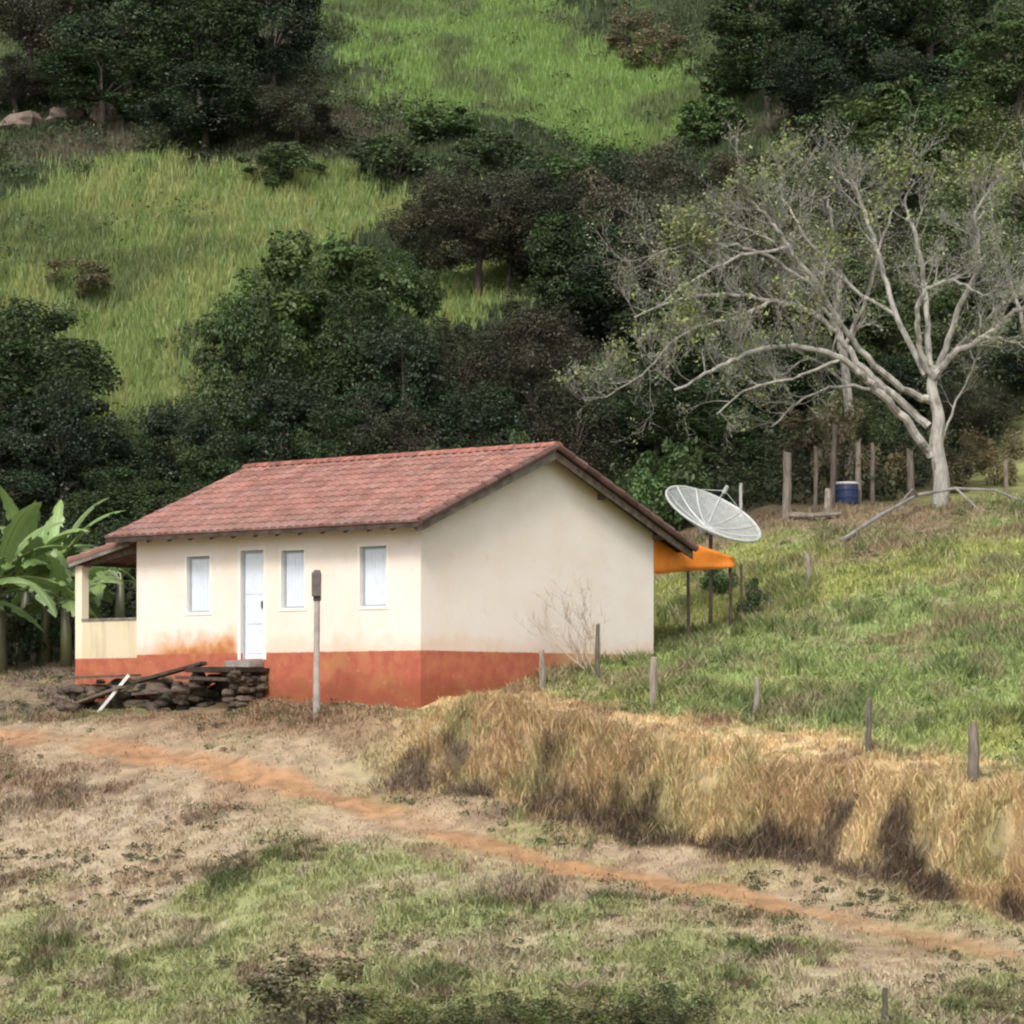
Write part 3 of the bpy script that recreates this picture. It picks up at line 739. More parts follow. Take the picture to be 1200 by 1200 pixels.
def place_board(name, a, b_, w_, h_, mat, label, cat='board', group=None, c=1):
    m2 = MB(); m2.cc = (c, c, c); a = HI @ Vector(a); b_ = HI @ Vector(b_); m2.beam(Vector((0, 0, 0)), b_ - a, w_, h_, .006)
    o = m2.build(name, mat); o.location = a; tag(o, label, cat, group)
g0 = HI @ Vector((-1.35, 7.15, 0))
place_board('leaning_plank', (-1.45, 7.28, ground_at(g0.x, g0.y) - .05), (-.92, 6.95, .66), .07, .05, M['white_paint'], 'short white plank leaning against the rubble below the porch', 'plank')
place_board('loose_board', (-.75, 8.75, .62), (-.65, 7.0, .66), .22, .05, M['board'], 'brown board lying flat on the rubble at its porch end', c=.8)
place_board('loose_board', (-.85, 6.8, .52), (-.75, 5.0, .88), .20, .06, M['board'], 'dark plank ramp sloping up from the rubble to the landing', c=.55)
place_board('loose_board', (-1.0, 8.3, .12), (-1.15, 6.9, .42), .16, .05, M['board'], 'brown board slanting down the rubble behind the white plank', c=1.3)
place_board('loose_board', (-.98, 5.5, .60), (-1.02, 4.05, .55), .12, .06, M['board'], 'dark beam end crossing the front of the stone landing', c=.6)
place_board('loose_board', (-1.12, 6.6, .28), (-1.05, 5.2, .36), .14, .05, M['board'], 'narrow dark board low on the rubble beside the landing hollow', c=.8)

# ------------------------------------------------------------------ satellite dish
dc = P(836, 602, 67.3); mastb = Vector((dc.x - .06, dc.y, ground_at(dc.x, dc.y) - .2))
nd = Vector((.40, -.40, .825)).normalized()       # the dish looks up, right and towards us
RD = 1.12; DEP = .34
hub = dc - nd * DEP
dish = empty('satellite_dish', mastb, 0, 'large pale mesh satellite dish tilted skyward on a mast behind the orange awning', 'satellite dish')
def loc(p): return Vector(p) - mastb
ax = nd.cross(Vector((0, 0, 1))).normalized(); ay = nd.cross(ax)
def dp(r, th, off=0): return loc(hub) + (ax * math.cos(th) + ay * math.sin(th)) * r + nd * (DEP * (r / RD) ** 2 + off)
mb = MB()
NT = 120
for i in range(34):                                # rings of flat wire
    r = .10 + (RD - .10) * i / 33; wdt = .0085
    for k in range(48):
        t0, t1 = 2 * math.pi * k / 48, 2 * math.pi * (k + 1) / 48
        mb.quad(dp(r - wdt, t0), dp(r + wdt, t0), dp(r + wdt, t1), dp(r - wdt, t1))
for k in range(NT):
    t0 = 2 * math.pi * k / NT; dt = .0055; 
    rs = [.1 if k % 2 == 0 else .5] + [.3 * q for q in (2, 3)] + [RD]
    for a, b_ in zip(rs[:-1], rs[1:]): mb.quad(dp(a, t0 - dt / a * .7, .003), dp(a, t0 + dt / a * .7, .003), dp(b_, t0 + dt / b_ * .7, .003), dp(b_, t0 - dt / b_ * .7, .003))
mb.build('mesh_panel', M['metal'], dish)
for k in range(12):
    th = 2 * math.pi * (k + .3) / 12; m2 = MB(); m2.tube([dp(r, th, .015) for r in (.06, .3, .55, .8, RD)], .017, 5); m2.build('rib', M['metal'], dish)
mb = MB(); mb.tube([dp(RD, 2 * math.pi * k / 60) for k in range(61)], .027, 6, False); mb.build('rim', M['metal'], dish)
mb = MB(); mb.tube([loc(hub) - nd * .16, loc(hub) + nd * .03], [.10, .13], 12); mb.build('hub', M['metal'], dish)
mb = MB(); top = loc(hub) - nd * .14; mb.tube([(0, 0, 0), (0, 0, top.z - .05), tuple(top)], .042, 8); mb.build('mast', M['dark_wood'], dish)
mb = MB(); fo = .92
for k in range(3): 
    th = 2 * math.pi * k / 3 + .5; mb.tube([dp(RD * .96, th), loc(hub) + nd * fo], .008, 4)
mb.build('feed_strut', M['metal'], dish)
mb = MB(); mb.tube([loc(hub) + nd * (fo - .05), loc(hub) + nd * (fo + .12)], [.05, .04], 8); mb.build('feed_horn', M['metal'], dish)

# ------------------------------------------------------------------ posts
def rustic_post(name, px, yt, yb, wpx, lean=(0, 0), label='', cat='post', mat='wood', group=None, tone=1.0, lo=30, base=None, flat=False):
    g = base or G(px, yb, lo); h = (HOR - yt) * g.y / F - g.z; r = wpx * g.y / F / 2 * .84
    rr = random.Random(px * 3 + yt); o = MB(); o.cc = (tone, tone, tone); n = 7
    pts = [(0, 0, -.25)]; rad = [r * 1.1]
    for i in range(n):
        f = i / (n - 1); pts.append((lean[0] * f * h + rr.uniform(-.012, .012), lean[1] * f * h, h * f)); rad.append(r * (1.05 - .18 * f) * rr.uniform(.9, 1.08))
    o.tube(pts, rad, 8)
    # split, slanting top
    for k in range(8):
        v = o.v[-8 + k]; o.v[-8 + k] = (v[0], v[1], v[2] + r * rr.uniform(-.7, .9))
    ob = o.build(name, M[mat]); ob.location = g; tag(ob, label, cat, group); return ob
FG = 'fence posts along the bank rim'
rustic_post('fence_post', 636, 764, 812, 9, (-.03, 0), 'short grey fence post in the grass below the gable corner band', 'fence post', group=FG, tone=1.15)
rustic_post('fence_post', 700, 732, 802, 7, (0, 0), 'dark slim fence post standing beside the bare shrub', 'fence post', group=FG, tone=.6)
rustic_post('fence_post', 765, 772, 830, 10, (.02, 0), 'pale weathered fence post under the right end of the gable wall', 'fence post', group=FG, tone=1.35)
rustic_post('fence_post', 886, 797, 846, 9, (.03, 0), 'pale thin fence post half sunk in pasture below the lean-to', 'fence post', group=FG, tone=1.3)
rustic_post('fence_post', 1018, 820, 884, 9, (.01, 0), 'dark upright fence post on the crest of the straw bank', 'fence post', group=FG, tone=.62)
rustic_post('fence_post', 1142, 848, 920, 17, (-.03, 0), 'thick split fence post, the rightmost and nearest on the bank', 'fence post', group=FG, tone=.8)
rustic_post('fence_post', 1036, 1158, 1203, 9, (.02, 0), 'dark stake at the bottom edge below the track', 'stake', tone=.5)
rustic_post('fence_post', 947, 650, 692, 7, (0, 0), 'small pale post alone in the middle of the pasture', 'fence post', tone=1.3)
CG = 'corral posts below the bare tree'
for a in [(922,530,608,13,(.01,0),'tallest thick corral post, left end of the row',1.05),
          (955,525,602,6,(.02,0),'thin dark corral post right of the tallest one',.65),
          (970,574,606,11,(0,0),'short stubby pale corral post left of the blue drum',1.2),
          (1006,518,590,8,(-.01,0),'tall pale corral post right behind the blue drum',1.35),
          (1022,520,588,6,(.01,0),'slim brown corral post right of the blue drum',.95),
          (975,500,596,8,(.03,0),'slanting dark corral post behind the short pale stub',.7),
          (1068,528,583,11,(-.04,0),'leaning brown post beside the bare tree trunk',.8),
          (1179,540,580,6,(0,0),'thin pale post at the far right of the pasture crest',1.4)]:
    g = G(a[0], a[2], 60)
    if g is None or g.y > 84: g = Vector(((a[0] - 600) * 77 / F, 77, ground_at((a[0] - 600) * 77 / F, 77)))
    rustic_post('corral_post', a[0], a[1], a[2], a[3], a[4], a[5], 'post', group=CG, tone=a[6], base=g)
rustic_post('wooden_post', 868, 662, 738, 4, (.01, 0), 'dark thin post standing right of the lean-to posts', 'post', 'dark_wood', tone=1.2)
rustic_post('wooden_post', 900, 700, 722, 6, (0, 0), 'low stub post in the pasture right of the lean-to', 'post', tone=.9)
g = G(868, 606, 60) or P(868, 606, 77); 
rustic_post('wooden_post', 867, 566, 606, 5, (0, 0), 'thin white post rising behind the satellite dish rim', 'post', 'white_paint', tone=.8, base=g if g.y < 85 else Vector((g.x * 77 / g.y, 77, ground_at(g.x * 77 / g.y, 77))))
# rails on the ground in front of the corral
def log(name, pts, r, label, mat='wood', cat='log', tone=1):
    pts = [Vector(p) for p in pts]; o = MB(); o.cc = (tone,) * 3; n = len(pts)
    o.tube([p - pts[0] for p in pts], [r * (1 - .5 * i / (n - 1)) for i in range(n)], 7); ob = o.build(name, M[mat]); ob.location = pts[0]; tag(ob, label, cat); return ob
def gpx(px, py, dz=.05, lo=60):
    g = G(px, py, lo)
    if g is None or g.y > 84: g = Vector(((px - 600) * 77 / F, 77, ground_at((px - 600) * 77 / F, 77)))
    return g + Vector((0, 0, dz))
log('fallen_log', [gpx(926, 612, .12), gpx(950, 614, .14), gpx(985, 609, .1)], .09, 'grey log lying at the foot of the corral posts')
fb = MB(); 
pa = [gpx(985, 640, .1), gpx(1030, 618, .25), gpx(1075, 602, .42), gpx(1120, 594, .45), gpx(1165, 594, .38), gpx(1215, 606, .2)]
fo_ = log('fallen_branch', pa, .055, 'long bowed dead branch fallen across the pasture under the tree', 'twig', 'branch', .8)
m2 = MB(); o0 = pa[0]
m2.tube([pa[3] - o0, pa[3] - o0 + Vector((.3, -.4, -.35)), pa[3] - o0 + Vector((.55, -1, -.75))], [.03, .02, .01], 5); m2.build('side_branch', M['twig'], fo_); m2 = MB(); m2.tube([pa[2] - o0, pa[2] - o0 + Vector((-.2, -.6, .1)), pa[2] - o0 + Vector((-.6, -1.2, -.3))], [.03, .02, .008], 5)
m2.build('side_branch', M['twig'], fo_)
# blue drum
bp_ = gpx(992, 592, 0); bp_.z = ground_at(bp_.x, bp_.y)
dr_ = empty('blue_drum', bp_, 0, 'dark blue plastic drum with a pale rim among the corral posts', 'drum')
pr = [(.0, .27), (.03, .29), (.15, .30), (.17, .315), (.19, .30), (.34, .30), (.36, .315), (.38, .30), (.50, .285)]
mb = MB(); mb.tube([(0, 0, z) for z, _ in pr], [r for _, r in pr], 20); mb.build('body', M['blue_plastic'], dr_, smooth=False)
mb = MB(); mb.tube([(0, 0, .501), (0, 0, .53), (0, 0, .56)], [.30, .31, .27], 20); mb.build('lid', M['white_paint'], dr_)
# meter pole
mg = G(371, 842, 30); mp = empty('meter_pole', mg, 0, 'thin pale pole with a small dark box on top standing before the house front', 'pole')
ht = (HOR - 668) * mg.y / F - mg.z
mb = MB(); mb.tube([(0, 0, -.3), (.0, 0, ht * .3), (.0, 0, ht * .34), (.01, 0, ht * .8)], [.072, .066, .060, .056], 10); mb.build('shaft', M['pole'], mp)
mb = MB(); mb.tube([(.01, 0, ht * .79), (.01, 0, ht * .97), (.01, 0, ht)], [.075, .085, .06], 10); mb.cc = (1, 1, 1); mb.box((-.085, -.14, ht * .82), (.085, .02, ht * .985)); mb.build('meter_box', M['dark_box'], mp, bevel=.01)

# ------------------------------------------------------------------ vegetation
def leaf_arrays(cen, rad, n_each, size, col, r, up=.45, shell=.72, aspect=.55, cvar=.35, lvar=.25, flat=1.0):
    """many small leaf faces on and just inside the skin of foliage clumps"""
    cen = np.asarray(cen, float); rad = np.asarray(rad, float); m = len(cen); n = m * n_each
    d = r.normal(size=(n, 3)); d[:, 2] += .25; d /= np.linalg.norm(d, axis=1)[:, None]
    ci = np.repeat(np.arange(m), n_each)
    # each clump is itself lumpy
    lump = 1 + .22 * np.sin(d[:, 0] * 5 + ci) * np.cos(d[:, 1] * 4.3 + ci * 1.7) + .12 * np.sin(d[:, 2] * 9 + ci * 2.1)
    q = (shell + (1.10 - shell) * r.random(n) ** .6) * lump
    p = cen[ci] + d * rad[ci] * q[:, None] * np.array([1, 1, flat])
    nn = d * .7 + np.array([0, 0, up]) + r.normal(size=(n, 3)) * .45; nn /= np.linalg.norm(nn, axis=1)[:, None]
    t = np.cross(nn, r.normal(size=(n, 3))); t /= np.linalg.norm(t, axis=1)[:, None]; b = np.cross(nn, t)
    s = size * (.6 + .8 * r.random(n))[:, None]
    V = np.stack([p - t * s * .5, p + b * s * aspect * .5 - t * s * .05, p + t * s * .5 - nn * s * .08, p - b * s * aspect * .5 - t * s * .05], 1).reshape(-1, 3)
    Fc = np.arange(n * 4).reshape(-1, 4)
    cf = (1 + (r.random((m, 1)) - .5) * 2 * cvar) * (1 + (r.random((m, 3)) - .5) * .18)
    c = np.asarray(col)[None] * cf[ci] * (1 + (r.random((n, 1)) - .5) * 2 * lvar)
    return V, Fc, np.repeat(np.clip(c, 0, 1), 4, 0)

def make_tree(name, H, Rr, seed, col, leaf=.17, nclump=46, n_each=420, low=.22, bark='bark', flat=.85, trunk_r=.16, shape=.0):
    r = np.random.default_rng(seed); root = empty(name)
    cen = []; rad = []
    while len(cen) < nclump:
        v = r.normal(size=3); v /= np.linalg.norm(v); v *= r.random() ** .28
        z = low * H + (H - low * H) * (.5 + .5 * v[2]) * .93
        f = 1.0 - shape * max(0, v[2])
        cen.append((v[0] * Rr * .84 * f, v[1] * Rr * .84 * f, z)); k = Rr * (.11 + .24 * r.random() ** 1.3); rad.append((k, k, k * flat))
    V, Fc, c = leaf_arrays(cen, rad, n_each, leaf, col, r)
    # loose sprays that break the outline
    cs = [np.array(a) * [1.1, 1.1, 1.0] + r.normal(size=3) * .12 * Rr for a in cen[:nclump // 2]]
    V2, F2, c2 = leaf_arrays(cs, [(.16 * Rr,) * 3] * len(cs), n_each // 6, leaf, np.array(col) * 1.25, r, shell=.1)
    np_mesh('crown', np.concatenate([V, V2]), np.concatenate([Fc, F2 + len(V)]), M['leaf'], np.concatenate([c, c2]), root)
    mb = MB(); rr = random.Random(seed)
    fork = Vector((rr.uniform(-.2, .2), rr.uniform(-.2, .2), H * (low + .12)))
    mb.tube([(0, 0, -.6), (0, 0, 0), (fork.x * .6, fork.y * .3, fork.z * .55), tuple(fork)], [trunk_r * 1.4, trunk_r * 1.15, trunk_r, trunk_r * .85], 9)
    mb.build('trunk', M[bark], root)
    for k in range(0, nclump, 3):
        e = Vector(cen[k]); m2 = fork.lerp(e, .5) + Vector((rr.uniform(-.2, .2), rr.uniform(-.2, .2), .15 * (e.z - fork.z)))
        b2 = MB(); b2.tube([fork * .96, fork.lerp(m2, .5), m2, e], [trunk_r * .45, trunk_r * .35, trunk_r * .25, .015], 5); b2.build('limb', M[bark], root)
    root['H'] = H; root['R'] = Rr
    return root
def copy_tree(o):
    c = o.copy(); COL.objects.link(c)
    for ch in list(o.children):
        d = ch.copy(); COL.objects.link(d); d.parent = c
    return c
DG = (.042, .068, .026); MG = (.078, .122, .040); DB = (.066, .064, .040); OL = (.105, .125, .050); BG_ = (.038, .058, .030)
PROTO = {
 'dark': [make_tree('broadleaf_tree', 8, 3.3, 11, DG), make_tree('broadleaf_tree', 8, 3.3, 12, BG_, nclump=52)],
 'mid': [make_tree('broadleaf_tree', 8, 3.5, 21, MG, leaf=.20, flat=.6), make_tree('broadleaf_tree', 8, 3.5, 22, (.062, .10, .036), leaf=.19, flat=.6)],
 'dull': [make_tree('broadleaf_tree', 8, 3.3, 31, DB, leaf=.13, n_each=520), make_tree('broadleaf_tree', 8, 3.3, 32, (.058, .060, .036), leaf=.13, n_each=520)],
 'olive': [make_tree('broadleaf_tree', 8, 3.4, 41, OL, leaf=.15), make_tree('broadleaf_tree', 8, 3.4, 42, (.095, .125, .055), leaf=.16)],
 'shrub': [make_tree('leafy_shrub', 2.2, 1.25, 51, (.085, .14, .05), leaf=.15, nclump=34, n_each=90, low=.03, trunk_r=.04), make_tree('leafy_shrub', 2.2, 1.25, 52, (.07, .10, .045), leaf=.12, nclump=36, n_each=110, low=.05, trunk_r=.05)],
 'weed': [make_tree('weed_bush', 2.2, 1.25, 71, (.13, .15, .055), leaf=.07, nclump=44, n_each=110, low=.03, trunk_r=.03), make_tree('weed_bush', 2.2, 1.25, 72, (.085, .10, .045), leaf=.07, nclump=44, n_each=110, low=.03, trunk_r=.03)],
 'dry': [make_tree('dry_shrub', 2.2, 1.2, 61, (.20, .165, .095), leaf=.10, nclump=22, n_each=200, low=.05, trunk_r=.04), make_tree('dry_shrub', 2.2, 1.2, 62, (.15, .135, .075), leaf=.10, nclump=22, n_each=200, low=.05, trunk_r=.04)],
}
USED = set()
def tree(px, d, yt, wpx, kind, v, label, cat='tree', group=None, sink=.2):
    p = PROTO[kind][v]
    if d < 0:
        gg = G(px, -d, 84); d = gg.y if gg else 150.0
    x = (px - 600) * d / F; g = ground_at(x, d) - sink
    Hh = (HOR - yt) * d / F - g; sxy = wpx * d / F / 2 / (p['R'] * 1.02)
    o = p if (kind, v) not in USED else copy_tree(p); USED.add((kind, v))
    o.location = (x, d, g); rr = random.Random(px * 7 + int(d)); o.rotation_euler = (0, 0, rr.uniform(0, 6.28))
    o.scale = (sxy, sxy * .95, Hh / p['H']); tag(o, label, cat, group)
    return o
TG = 'trees of the wood behind the house'; HG = 'trees scattered on the upper hillside'; SG = 'bushes growing along the wood and hillside'
for a in [
 # left edge
 (20, 90, 352, 250, 'dark', 0, 'big dark tree at the left edge above the banana plants', 'tree', TG),
 (78, 86, 440, 170, 'dark', 1, 'dark lower tree leaning in right of the big left edge tree', 'tree', TG),
 (-10, 84, 500, 170, 'dark', 1, 'low dark tree cut by the left edge just over the banana leaves', 'tree', TG),
 (150, 83, 545, 170, 'dark', 0, 'low dark rounded tree directly above the porch roof', 'tree', TG),
 (205, 87, 470, 150, 'dark', 1, 'bluish dark tree below the yellow green meadow tongue', 'tree', TG),
 (262, 90, 405, 110, 'olive', 1, 'pale soft olive tree at the lower end of the meadow', 'tree', TG),
 # large tree left of centre
 (365, 93, 262, 240, 'mid', 0, 'large layered green tree left of centre with its top against the bright meadow', 'tree', TG),
 (300, 90, 330, 150, 'mid', 1, 'green tree forming the left shoulder of the large layered tree', 'tree', TG),
 (430, 90, 330, 170, 'dark', 0, 'dark tree filling in right of the large layered green tree', 'tree', TG),
 (330, 85, 440, 190, 'dark', 1, 'dark tree just behind the left half of the tiled roof', 'tree', TG),
 (260, 83, 500, 140, 'dark', 0, 'low dark tree behind the left end of the roof ridge', 'tree', TG),
 (450, 83, 462, 160, 'dull', 1, 'brownish dark tree rising over the middle of the roof ridge', 'tree', TG),
 # centre
 (560, -345, 205, 190, 'dull', 0, 'dull brown green tree with a wide top above the small grassy gap', 'tree', TG),
 (655, -350, 188, 190, 'dull', 1, 'dull tree right of the grassy gap, high in the middle of the wood', 'tree', TG),
 (745, -400, 165, 180, 'dull', 0, 'brownish tree top reaching the bright upper meadow', 'tree', TG),
 (540, 90, 365, 150, 'dull', 1, 'brown green tree below the small grassy gap', 'tree', TG),
 (630, 89, 350, 170, 'dull', 0, 'dull bushy tree standing right behind the gable peak', 'tree', TG),
 (560, 84, 455, 170, 'dark', 1, 'dark tree behind the right half of the roof ridge', 'tree', TG),
 (672, 84, 440, 160, 'dull', 1, 'grey green tree low behind the gable peak', 'tree', TG),
 (720, -420, 265, 190, 'dark', 1, 'tall dark tree between the wood centre and the bare tree', 'tree', TG),
 (815, -450, 195, 180, 'dull', 1, 'dull tree behind the left branches of the bare tree', 'tree', TG),
 (800, 90, 330, 200, 'dark', 0, 'dark tree under the lowest left branches of the bare tree', 'tree', TG),
 (770, 85, 430, 170, 'dark', 0, 'dark tree over the green bush near the satellite dish', 'tree', TG),
 (880, 87, 390, 170, 'dark', 1, 'very dark tree in the hollow above the satellite dish', 'tree', TG),
 (850, 84, 470, 130, 'dark', 0, 'small dark tree low in the hollow behind the dish', 'tree', TG),
 (930, -470, 250, 190, 'dull', 0, 'dull tree seen through the middle of the bare tree', 'tree', TG),
 (960, 88, 390, 170, 'dark', 0, 'dark tree behind the corral posts', 'tree', TG),
 (1040, -470, 270, 200, 'olive', 1, 'olive tree behind the fork of the bare tree', 'tree', TG),
 (1050, 88, 420, 160, 'dark', 1, 'dark tree behind the lower trunk of the bare tree', 'tree', TG),
 (1150, 92, 330, 190, 'dark', 0, 'dark tree right of the bare trunk near the right edge', 'tree', TG),
 (1215, 88, 370, 150, 'dark', 1, 'dark tree cut by the right edge beside the bare tree', 'tree', TG),
 (1140, 86, 450, 120, 'dull', 0, 'dull brownish tree low behind the right side of the bare trunk', 'tree', TG),
 # upper right
 (900, -300, 168, 170, 'olive', 0, 'soft olive tree top above the yellow twig cluster of the bare tree', 'tree', HG),
 (985, -270, 105, 180, 'mid', 1, 'mid green tree above the crown of the bare tree', 'tree', HG),
 (1085, -280, 75, 220, 'mid', 0, 'broad mid green tree spreading below the dark top right trees', 'tree', HG),
 (1190, -300, 120, 190, 'olive', 0, 'olive green tree at the right edge above the bare crown', 'tree', HG),
 (1120, -370, 205, 190, 'olive', 1, 'pale olive tree low behind the top of the bare crown', 'tree', HG),
 (900, -125, -20, 190, 'dark', 0, 'tall dark tree at the top edge right of the meadow', 'tree', HG),
 (985, -120, -60, 190, 'dark', 1, 'deep green tree at the top edge, middle of the dark top right group', 'tree', HG),
 (1090, -110, -70, 200, 'dark', 0, 'tall dark tree rising out of the frame near the top right corner', 'tree', HG),
 (1190, -150, 5, 190, 'mid', 1, 'green tree below the dark ones in the top right corner', 'tree', HG),
 (1060, -170, 60, 150, 'dark', 1, 'shaded tree between the dark top trees and the broad green one', 'tree', HG),
 (945, -160, 45, 140, 'dark', 1, 'lower dark tree at the foot of the top right group', 'tree', HG),
 # upper left
 (35, -115, -70, 190, 'dull', 0, 'dull brown tree in the top left corner', 'tree', HG),
 (150, -120, -50, 190, 'dark', 1, 'dark tree at the top edge, second from the left corner', 'tree', HG),
 (235, -130, -30, 180, 'dark', 0, 'dense dark tree at the top edge left of the bright meadow', 'tree', HG),
 (320, -110, -40, 150, 'dark', 1, 'dark tree bordering the left side of the upper bright meadow', 'tree', HG),
 (120, -150, 45, 180, 'dark', 0, 'dark tree above the pale hillside rocks', 'tree', HG),
 (240, -180, 75, 190, 'dark', 1, 'low dark tree right of the pale hillside rocks', 'tree', HG),
 (20, -140, 60, 150, 'dull', 1, 'brownish tree at the left edge above the rocks', 'tree', HG),
 (345, -180, 90, 150, 'dull', 1, 'low dull tree trailing off the dark top left group', 'tree', HG),
 (500, -330, 225, 120, 'dull', 1, 'small brownish tree at the left end of the trees above the grassy gap', 'tree', TG),
 (610, -330, 195, 150, 'dark', 1, 'dark tree in the middle of the trees above the grassy gap', 'tree', TG),
 (700, -400, 225, 170, 'dark', 0, 'dark tree right of the grassy gap, in the centre of the wood', 'tree', TG),
 (655, 96, 335, 150, 'dull', 1, 'dull tree closing the right end of the grassy gap', 'tree', TG),
 (470, 97, 285, 110, 'mid', 1, 'green tree at the left end of the small grassy gap', 'tree', TG),
 (680, 96, 250, 150, 'dark', 0, 'tall dark tree at the right end of the small grassy gap', 'tree', TG),
 (595, -345, 200, 120, 'dull', 0, 'small dull tree above the middle of the grassy gap', 'tree', TG),
 (725, -345, 180, 150, 'dark', 1, 'dark tree below the brownish tree top at the upper meadow edge', 'tree', TG),
 (530, -300, 185, 110, 'dull', 1, 'small dull tree at the upper left tip of the wood', 'tree', TG),
 (800, -350, 200, 150, 'dark', 0, 'dark tree left behind the first yellow twigs of the bare tree', 'tree', TG),
 (770, 96, 270, 170, 'dull', 1, 'dull tree behind the leftmost twigs of the bare tree', 'tree', TG),
 (860, 94, 300, 180, 'dark', 1, 'dark tree behind the left half of the bare crown', 'tree', TG),
 (850, -330, 170, 150, 'dull', 0, 'dull tree at the top left of the bare crown', 'tree', TG),
 (985, 79.3, 455, 80, 'dry', 1, 'grey brown bush hiding the foot of the slim pale trunk', 'bush', SG),
 (1000, -400, 215, 160, 'dull', 0, 'dull tree behind the upper middle of the bare crown', 'tree', TG),
 (470, 88, 380, 150, 'dark', 1, 'dark tree in the dip left of the wood centre', 'tree', TG),
 (395, 83, 470, 140, 'dark', 0, 'dark low tree behind the middle of the roof', 'tree', TG),
 (-10, 77, 590, 150, 'dark', 1, 'dark low tree behind the leftmost banana plants', 'tree', TG),
 (70, 77.5, 600, 130, 'dark', 0, 'dark low tree in the shade behind the banana plants', 'tree', TG),
 (145, 78, 610, 120, 'dark', 1, 'dark low tree seen through the open porch', 'tree', TG),
 (215, 79, 560, 130, 'dark', 0, 'dark low tree directly behind the left end of the house', 'tree', TG),
 # bushes
 (20, 74.5, 690, 100, 'shrub', 1, 'dark bush under the leftmost banana leaves', 'bush', SG),
 (12, 70.2, 705, 80, 'shrub', 1, 'dark bush between the banana stems at the left edge', 'bush', SG),
 (62, 70.6, 712, 70, 'shrub', 1, 'dark bush between the middle banana stems', 'bush', SG),
 (100, 71.2, 705, 60, 'shrub', 1, 'dark bush at the foot of the porch pillar banana', 'bush', SG),
 (75, 75, 690, 90, 'shrub', 1, 'dark bush in the hollow left of the porch pillar', 'bush', SG),
 (130, 75.5, 690, 90, 'shrub', 1, 'dark bush framed by the porch opening', 'bush', SG),
 (790, 79, 505, 110, 'shrub', 0, 'fresh green leafy bush left of the satellite dish', 'bush', SG),
 (742, 78, 540, 90, 'shrub', 0, 'green bush above the right roof slope', 'bush', SG),
 (505, 78, 515, 90, 'shrub', 1, 'dark small bush peeking over the roof ridge', 'bush', SG),
 (610, 79, 500, 90, 'shrub', 1, 'dark bush just left of the gable peak', 'bush', SG),
 (330, -215, 165, 130, 'shrub', 1, 'dark bush on the band above the yellow green meadow, left one', 'bush', SG),
 (455, -215, 155, 130, 'shrub', 1, 'dark bush above the right part of the yellow green meadow', 'bush', SG),
 (580, -215, 150, 120, 'shrub', 1, 'dark bush under the bright upper meadow', 'bush', SG),
 (520, -165, 118, 110, 'shrub', 0, 'mid green bush beside the bright upper meadow', 'bush', SG),
 (770, -80, 30, 90, 'dry', 1, 'brownish bush near the top edge right of centre', 'bush', SG),
 (740, -60, 10, 80, 'dry', 1, 'brownish small bush at the top of the bright meadow', 'bush', SG),
 (680, -215, 165, 110, 'shrub', 0, 'green bush where the upper meadow meets the wood', 'bush', SG),
 (830, -170, 110, 110, 'shrub', 0, 'green bush right of the bright upper meadow', 'bush', SG),
 (860, -120, 60, 100, 'shrub', 0, 'green bush below the tall dark top tree', 'bush', SG),
 (90, -345, 300, 110, 'dry', 1, 'brownish bush in the middle of the yellow green meadow', 'bush', SG),
 (1125, 80, 495, 80, 'dry', 1, 'dry vine covered shrub right of the bare trunk', 'bush', SG),
 (1165, 81, 500, 80, 'dry', 0, 'straw coloured shrub near the right edge above the pasture', 'bush', SG),
 (1040, 80.5, 520, 70, 'dry', 0, 'straw coloured bush left of the bare trunk', 'bush', SG),
 (950, 82, 470, 110, 'dry', 1, 'grey dry shrub behind the tall corral posts', 'bush', SG),
 (1000, 83, 430, 120, 'olive', 1, 'olive thicket behind the blue drum', 'bush', SG),
 (882, 66.5, 675, 46, 'shrub', 1, 'small dark bush in the pasture right of the lean-to', 'bush', SG),
 (842, 70, 655, 60, 'shrub', 0, 'green bush behind the lean-to posts', 'bush', SG),
 # foreground
 (370, 43.2, 1108, 170, 'dry', 1, 'grey dry weed bush at the bottom edge left of centre', 'bush', 'weeds along the bottom edge'),
 (478, 42.2, 1150, 190, 'weed', 0, 'green weed bush at the bottom edge below the tan slope', 'bush', 'weeds along the bottom edge'),
 (585, 41.9, 1160, 200, 'weed', 1, 'green weed bush at the bottom edge, middle one', 'bush', 'weeds along the bottom edge'),
 (690, 41.5, 1140, 210, 'weed', 0, 'green leafy weed bush at the bottom edge right of middle', 'bush', 'weeds along the bottom edge'),
 (775, 41.2, 1148, 150, 'weed', 1, 'dark weed bush at the bottom edge beside the green ones', 'bush', 'weeds along the bottom edge'),
 (1185, 40.4, 1165, 90, 'dry', 1, 'dark dry weed clump in the bottom right corner', 'bush', 'weeds along the bottom edge'),
]:
    tree(*a)

